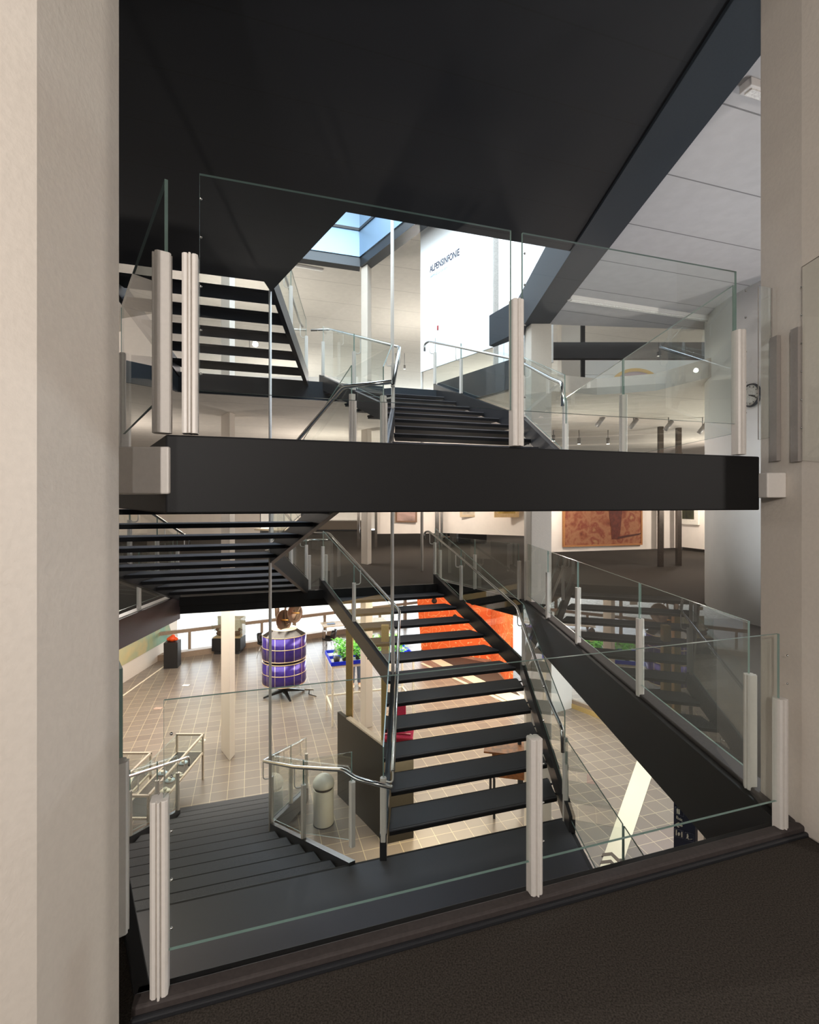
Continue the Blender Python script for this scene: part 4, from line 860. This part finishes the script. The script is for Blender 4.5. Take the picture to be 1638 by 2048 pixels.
tag(MB().prism([tuple(G(842, 1300, -3.9)[:2]), tuple(G(975, 1326, -3.9)[:2]), tuple(G(1040, 1392, -3.9)[:2]), tuple(G(1000, 1378, -3.9)[:2]), tuple(G(880, 1318, -3.9)[:2])], -3.9, -3.885).build('floor_mat', mat('mat_gravel', '#4d4038', .95, vary=.5, nscale=60)), 'dark speckled mat on the floor in front of the orange board', 'mat')
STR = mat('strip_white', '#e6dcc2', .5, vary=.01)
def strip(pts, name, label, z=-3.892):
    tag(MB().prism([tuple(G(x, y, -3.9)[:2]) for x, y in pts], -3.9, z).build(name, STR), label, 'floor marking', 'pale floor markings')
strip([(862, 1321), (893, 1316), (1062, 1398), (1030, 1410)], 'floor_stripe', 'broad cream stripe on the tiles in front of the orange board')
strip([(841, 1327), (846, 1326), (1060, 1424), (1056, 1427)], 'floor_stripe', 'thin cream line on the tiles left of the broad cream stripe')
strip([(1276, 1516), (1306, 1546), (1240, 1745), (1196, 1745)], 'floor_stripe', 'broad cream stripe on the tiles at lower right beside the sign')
for i, y0 in enumerate((1716, 1731)):
    pts = [(1203 + i * -3, y0 - 2), (1205 + i * -3, y0 - 8), (1224 + i * -2, y0 - 10), (1242 + i * -4, y0 + 7), (1238 + i * -4, y0 + 12), (1222 + i * -2, y0 - 4)]
    tag(MB().prism([tuple(G(x, y, -3.9)[:2]) for x, y in pts], -3.9, -3.886).build('chevron_mark', mat('chevron_brown', '#5a4c40', .7)), ['upper', 'lower'][i] + ' brown chevron printed on the cream stripe', 'floor marking')
# sign totem
p0_ = D(1350, 1600, 5.55); p1_ = D(1393, 1600, 5.35); T = thing('sign_totem', 'navy blue wayfinding totem with white pictograms under the gallery edge', 'sign', (p0_.x, p0_.y, -3.9))
MB().wall(p0_, p1_, -3.9, -1.3, .05).build('panel', mat('sign_navy', '#12203f', .4, vary=.03), T)
SW = mat('sign_white', '#ece9dc', .5); sd = (p1_ - p0_).to_2d().normalized(); sn = Vector((sd.y, -sd.x)); sn = sn if sn.y < 0 else -sn
def sg(px, py):
    k_ = (px - CX) / F; t = (p0_.x - k_ * p0_.y) / (k_ * sd.y - sd.x); q = Vector((p0_.x, p0_.y)) + sd * t; z = EYE - (py - CY) * q.y / F; q = q + sn * .03; return Vector((q.x, q.y, z))
def spoly(pts, nm, parent=T, m=SW):
    vs = [sg(*q) for q in pts]; k_ = len(vs); n3 = sn.to_3d() * .003
    return MB().add([v + n3 for v in vs] + [v - n3 * 1.5 for v in vs], [tuple(range(k_)), tuple(range(k_, 2 * k_))[::-1]] + [(i, (i + 1) % k_, k_ + (i + 1) % k_, k_ + i) for i in range(k_)]).build(nm, m, parent)
SCL = 70 / 1195
def z2p(q): return (1340 + q[0] * SCL, 1590 + q[1] * SCL)
def sp_(pts, nm): return spoly([z2p(q) for q in pts], nm)
sp_([(240, 950), (335, 900), (375, 915), (320, 960), (480, 1010), (475, 1055), (320, 1000), (375, 1075), (350, 1085), (300, 1050)], 'arrow')
def frame_(q, nm='pictogram_frame'):
    m = MB(); a = [sg(*z2p(x)) for x in q] + [sg(*z2p(q[0]))]; m.tube([v + sn.to_3d() * .002 for v in a], .0022, 4, cap=False); m.build(nm, mat('sign_line', '#8f93a8', .5), T)
frame_([(230, 370), (525, 455), (520, 710), (225, 610)]); frame_([(215, 1110), (510, 1190), (510, 1450), (215, 1370)]); frame_([(570, 1230), (870, 1310), (870, 1575), (570, 1490)])
sp_([(280, 430), (330, 440), (320, 610), (285, 600)], 'pictogram_fork'); sp_([(345, 455), (385, 465), (382, 630), (345, 620)], 'pictogram_knife')
sp_([(255, 1150), (290, 1160), (285, 1350), (255, 1340)], 'pictogram_bar'); sp_([(440, 1220), (475, 1230), (475, 1415), (440, 1400)], 'pictogram_bar'); sp_([(340, 1240), (375, 1250), (400, 1300), (365, 1370), (335, 1350), (320, 1290)], 'pictogram_person')
sp_([(630, 1290), (665, 1300), (690, 1380), (670, 1430), (700, 1475), (815, 1465), (815, 1482), (680, 1485), (640, 1430), (620, 1460), (605, 1450), (630, 1390)], 'pictogram_walker')
sp_([(270, 180), (310, 185), (305, 220), (270, 212)], 'pictogram_dot'); sp_([(335, 240), (360, 240), (388, 300), (385, 340), (340, 330)], 'pictogram_drop')
text_mesh('Exit', .045, sg(*z2p((262, 760))), sd.to_3d(), (0, 0, 1), SW, 'small_text', T)
tag(MB().box((3.92, 6.4, -2.1), (.45, .2, 3.6)).build('column', COLM), 'beige pillar partly visible right of the navy sign', 'column')
# wooden display under the stairs
p = G(1012, 1640, -3.9); T = thing('wooden_chest', 'rustic wooden chest on a dark metal trestle under the stairs', 'chest', tuple(p)); WD = mat('old_wood', '#7a4a24', .6, vary=.4, nscale=12)
MB().box((p.x + .12, p.y + .25, -2.98), (.62, .42, .46), R(-12)).build('box', WD, T, bevel=.01); MB().box((p.x + .02, p.y + .2, -2.73), (.72, .5, .03), R(-12)).build('lid', WD, T)
m = MB()
for x in (-.2, .38):
    for y in (.05, .45): m.box((p.x + x, p.y + y, -3.55), (.04, .04, .7))
m.box((p.x + .09, p.y + .05, -3.5), (.6, .03, .03)); m.box((p.x + .3, p.y + .3, -3.0), (.06, .06, 1.3)); m.build('trestle', BLK, T)
# glass showcases left of the lower flight
def vitrine(x0, x1, y0, y1, zt, label):
    T = thing('glass_showcase', label, 'showcase', (x0, y0, -3.9), 'glass showcases by the lower flight'); m = MB(); r__ = .035
    for x in (x0, x1):
        for y in (y0, y1): m.box((x, y, (zt - 3.9) / 2), (r__, r__, zt + 3.9))
    for y in (y0, y1): m.box(((x0 + x1) / 2, y, zt), (x1 - x0 + r__, r__, r__)); m.box(((x0 + x1) / 2, y, zt - .36), (x1 - x0, r__, r__))
    for x in (x1, ): m.box((x, (y0 + y1) / 2, zt), (r__, y1 - y0, r__))
    for x in (x0, x1): m.box((x, (y0 + y1) / 2, zt - .36), (r__, y1 - y0, r__))
    m.build('frame', mat('frame_sandy', '#cdbfae', .5), T)
    g = MB(); 
    for (a, b) in (((x0, y0), (x1, y0)), ((x1, y0), (x1, y1)), ((x1, y1), (x0, y1)), ((x0, y1), (x0, y0))): g.glass(a, b, (zt - .36,) * 2, (zt, zt), .008)
    g.build('glass_panes', [GL, GE], T); MB().box(((x0 + x1) / 2, (y0 + y1) / 2, zt - .35), (x1 - x0 - .05, y1 - y0 - .05, .02)).build('shelf', mat('shelf_dark', '#2b2620', .6), T)
    return T
vitrine(-4.66, -4.14, 7.95, 10.05, -3.0, 'glass showcase beside the lower flight with crockery on a dark shelf')
vitrine(-5.5, -4.80, 7.2, 9.3, -3.0, 'glass showcase at far left beside the lower flight with white papers')
for i, (px, py) in enumerate(((403, 1483), (366, 1527), (372, 1552), (340, 1562), (333, 1583), (325, 1548))):
    c = G(px, py, -3.34); c.x = min(max(c.x, -4.58), -4.22); T = thing('saucer_with_cup', ['white cup and saucer at the far end of the showcase', 'blue patterned plate in the middle of the showcase', 'pale blue saucer nearer in the showcase', 'cream saucer with a tall cup in the showcase', 'small white dish at the near end of the showcase', 'white square dish in the showcase'][i], 'crockery', (c.x, c.y, -3.34), 'crockery in the showcase')
    MB().lathe([(.03, 0), (.08, .012), (.085, .018), (.001, .01)], (c.x, c.y, -3.34), 20).build('saucer', mat('china_white' if i % 2 == 0 else 'china_blue', '#efe9d8' if i % 2 == 0 else '#a8c4d4', .3), T)
    MB().lathe([(.02, .01), (.04, .06), (.037, .06), (.001, .02)], (c.x, c.y, -3.34), 16).build('cup', mat('china_white', '#efe9d8', .3), T)
for i, (x, y, rz) in enumerate(((-5.1, 8.9, .3), (-5.2, 8.3, -.4), (-5.0, 7.7, .2))):
    tag(MB().box((x, y, -3.335), (.3, .42, .006), rz).build('paper_sheet', mat('paper', '#f0ead8', .8)), 'white paper sheet in the far left showcase, %s' % ['farthest of three', 'middle of three', 'nearest of three'][i], 'paper', 'papers in the showcase')
# ------------------------------------------------------------------ person at the planting table (mostly hidden)
def person(loc, rz, label, top, trousers, shoes):
    T = thing('person', label, 'person', tuple(loc)); c = Vector(loc); Mz = Matrix.Rotation(rz, 3, 'Z')
    def skinned(name, pts, edges, rads, m, root=0):
        me = bpy.data.meshes.new(name); me.from_pydata([c + Mz @ Vector(q) for q in pts], edges, []); me.materials.append(m)
        o = bpy.data.objects.new(name, me); COL.objects.link(o); o.parent = T; o.matrix_parent_inverse = Matrix.Translation(-c)
        sk = o.modifiers.new('skin', 'SKIN'); 
        for v, r__ in zip(me.skin_vertices[0].data, rads): v.radius = (r__, r__)
        me.skin_vertices[0].data[root].use_root = True
        ss = o.modifiers.new('sub', 'SUBSURF'); ss.levels = 2; ss.render_levels = 2; return o
    SKIN = mat('skin', '#c79a80', .5)
    # one continuous body
    pts = [(0, 0, .95), (0, 0, 1.18), (0, 0, 1.38), (0, -.01, 1.5), (0, -.02, 1.6), (0, -.03, 1.68), (.18, 0, 1.40), (.24, -.02, 1.13), (.22, -.22, .98), (.21, -.30, .96), (-.18, 0, 1.40), (-.24, -.02, 1.13), (-.22, -.22, .98), (-.21, -.30, .96), (.09, 0, .90), (.10, -.01, .50), (.10, .02, .09), (.10, -.12, .035), (-.09, 0, .90), (-.10, -.01, .50), (-.10, .02, .09), (-.10, -.12, .035)]
    ed = [(0, 1), (1, 2), (2, 3), (3, 4), (4, 5), (2, 6), (6, 7), (7, 8), (8, 9), (2, 10), (10, 11), (11, 12), (12, 13), (0, 14), (14, 15), (15, 16), (16, 17), (0, 18), (18, 19), (19, 20), (20, 21)]
    rd = [.13, .125, .14, .055, .095, .07, .06, .045, .034, .03, .06, .045, .034, .03, .09, .06, .045, .035, .09, .06, .045, .035]
    skinned('body', pts, ed, rd, SKIN)
    for sgn in (1, -1):
        for k_ in range(5):
            a = Vector((sgn * .21 + (k_ - 2) * .014, -.31, .96)); b = a + Vector((0, -.045, -.015)); e_ = b + Vector((0, -.02, -.03)) if k_ else a + Vector((-sgn * .03, -.03, -.01))
            MB().tube([c + Mz @ a, c + Mz @ b, c + Mz @ e_], .008, 6, rads=[.009, .008, .006]).build('finger', SKIN, T)
    skinned('shirt', [(0, 0, .93), (0, 0, 1.18), (0, 0, 1.40), (.18, 0, 1.41), (.245, -.02, 1.13), (-.18, 0, 1.41), (-.245, -.02, 1.13)], [(0, 1), (1, 2), (2, 3), (3, 4), (2, 5), (5, 6)], [.16, .15, .16, .075, .058, .075, .058], top)
    skinned('trousers', [(0, 0, .95), (.09, 0, .86), (.10, -.01, .50), (.10, .02, .10), (-.09, 0, .86), (-.10, -.01, .50), (-.10, .02, .10)], [(0, 1), (1, 2), (2, 3), (0, 4), (4, 5), (5, 6)], [.15, .10, .075, .062, .10, .075, .062], trousers)
    for sgn in (1, -1): o = MB().ball((0, 0, 0), .05, sc=(1, 2.4, .9)); o.v = [tuple(c + Mz @ (Vector(v) + Vector((sgn * .10, -.06, .05)))) for v in o.v]; o.build('shoe', shoes, T)
    hb = MB().ball((0, 0, 0), .105, sc=(.9, 1.0, 1.12)); hb.v = [tuple(c + Mz @ (Vector(v) + Vector((0, .012, 1.665)))) for v in hb.v]; hb.build('hair', mat('hair_dark', '#2b2019', .7), T)
    return T
person(G(712, 1374, -3.9), R(15), 'person in a dark green top and blue jeans half hidden behind the brass post', mat('shirt_green', '#26332a', .8), mat('jeans', '#4a5668', .8), mat('shoe_pale', '#cdbfae', .6))
person(G(893, 1078, 0), R(180), 'person in black clothes far in the gallery, only the legs showing under the landing', mat('shirt_black', '#191919', .8), mat('trousers_black', '#17171a', .8), mat('shoe_black', '#101010', .5))
# ducting and hanging fixtures in the hall
for i, (px, py, Y) in enumerate(((505, 1214, 17.5), (593, 1206, 17.5), (462, 1217, 17.5))):
    c = D(px, py, Y); T = thing('hanging_sign', ['small pale sign hanging before the hall window right of the cream column', 'small pale sign hanging before the hall window behind the dishes', 'small pale sign hanging before the hall window left of the cream column'][i], 'sign', tuple(c), 'signs hanging before the hall window')
    MB().box((c.x, c.y, c.z), (.26, .03, .12)).build('board', mat('hang_pale', '#a39a8e', .6), T); MB().tube([(c.x, c.y, c.z + .06), (c.x, c.y, -.3)], .006, 6).build('wire', STEEL, T)
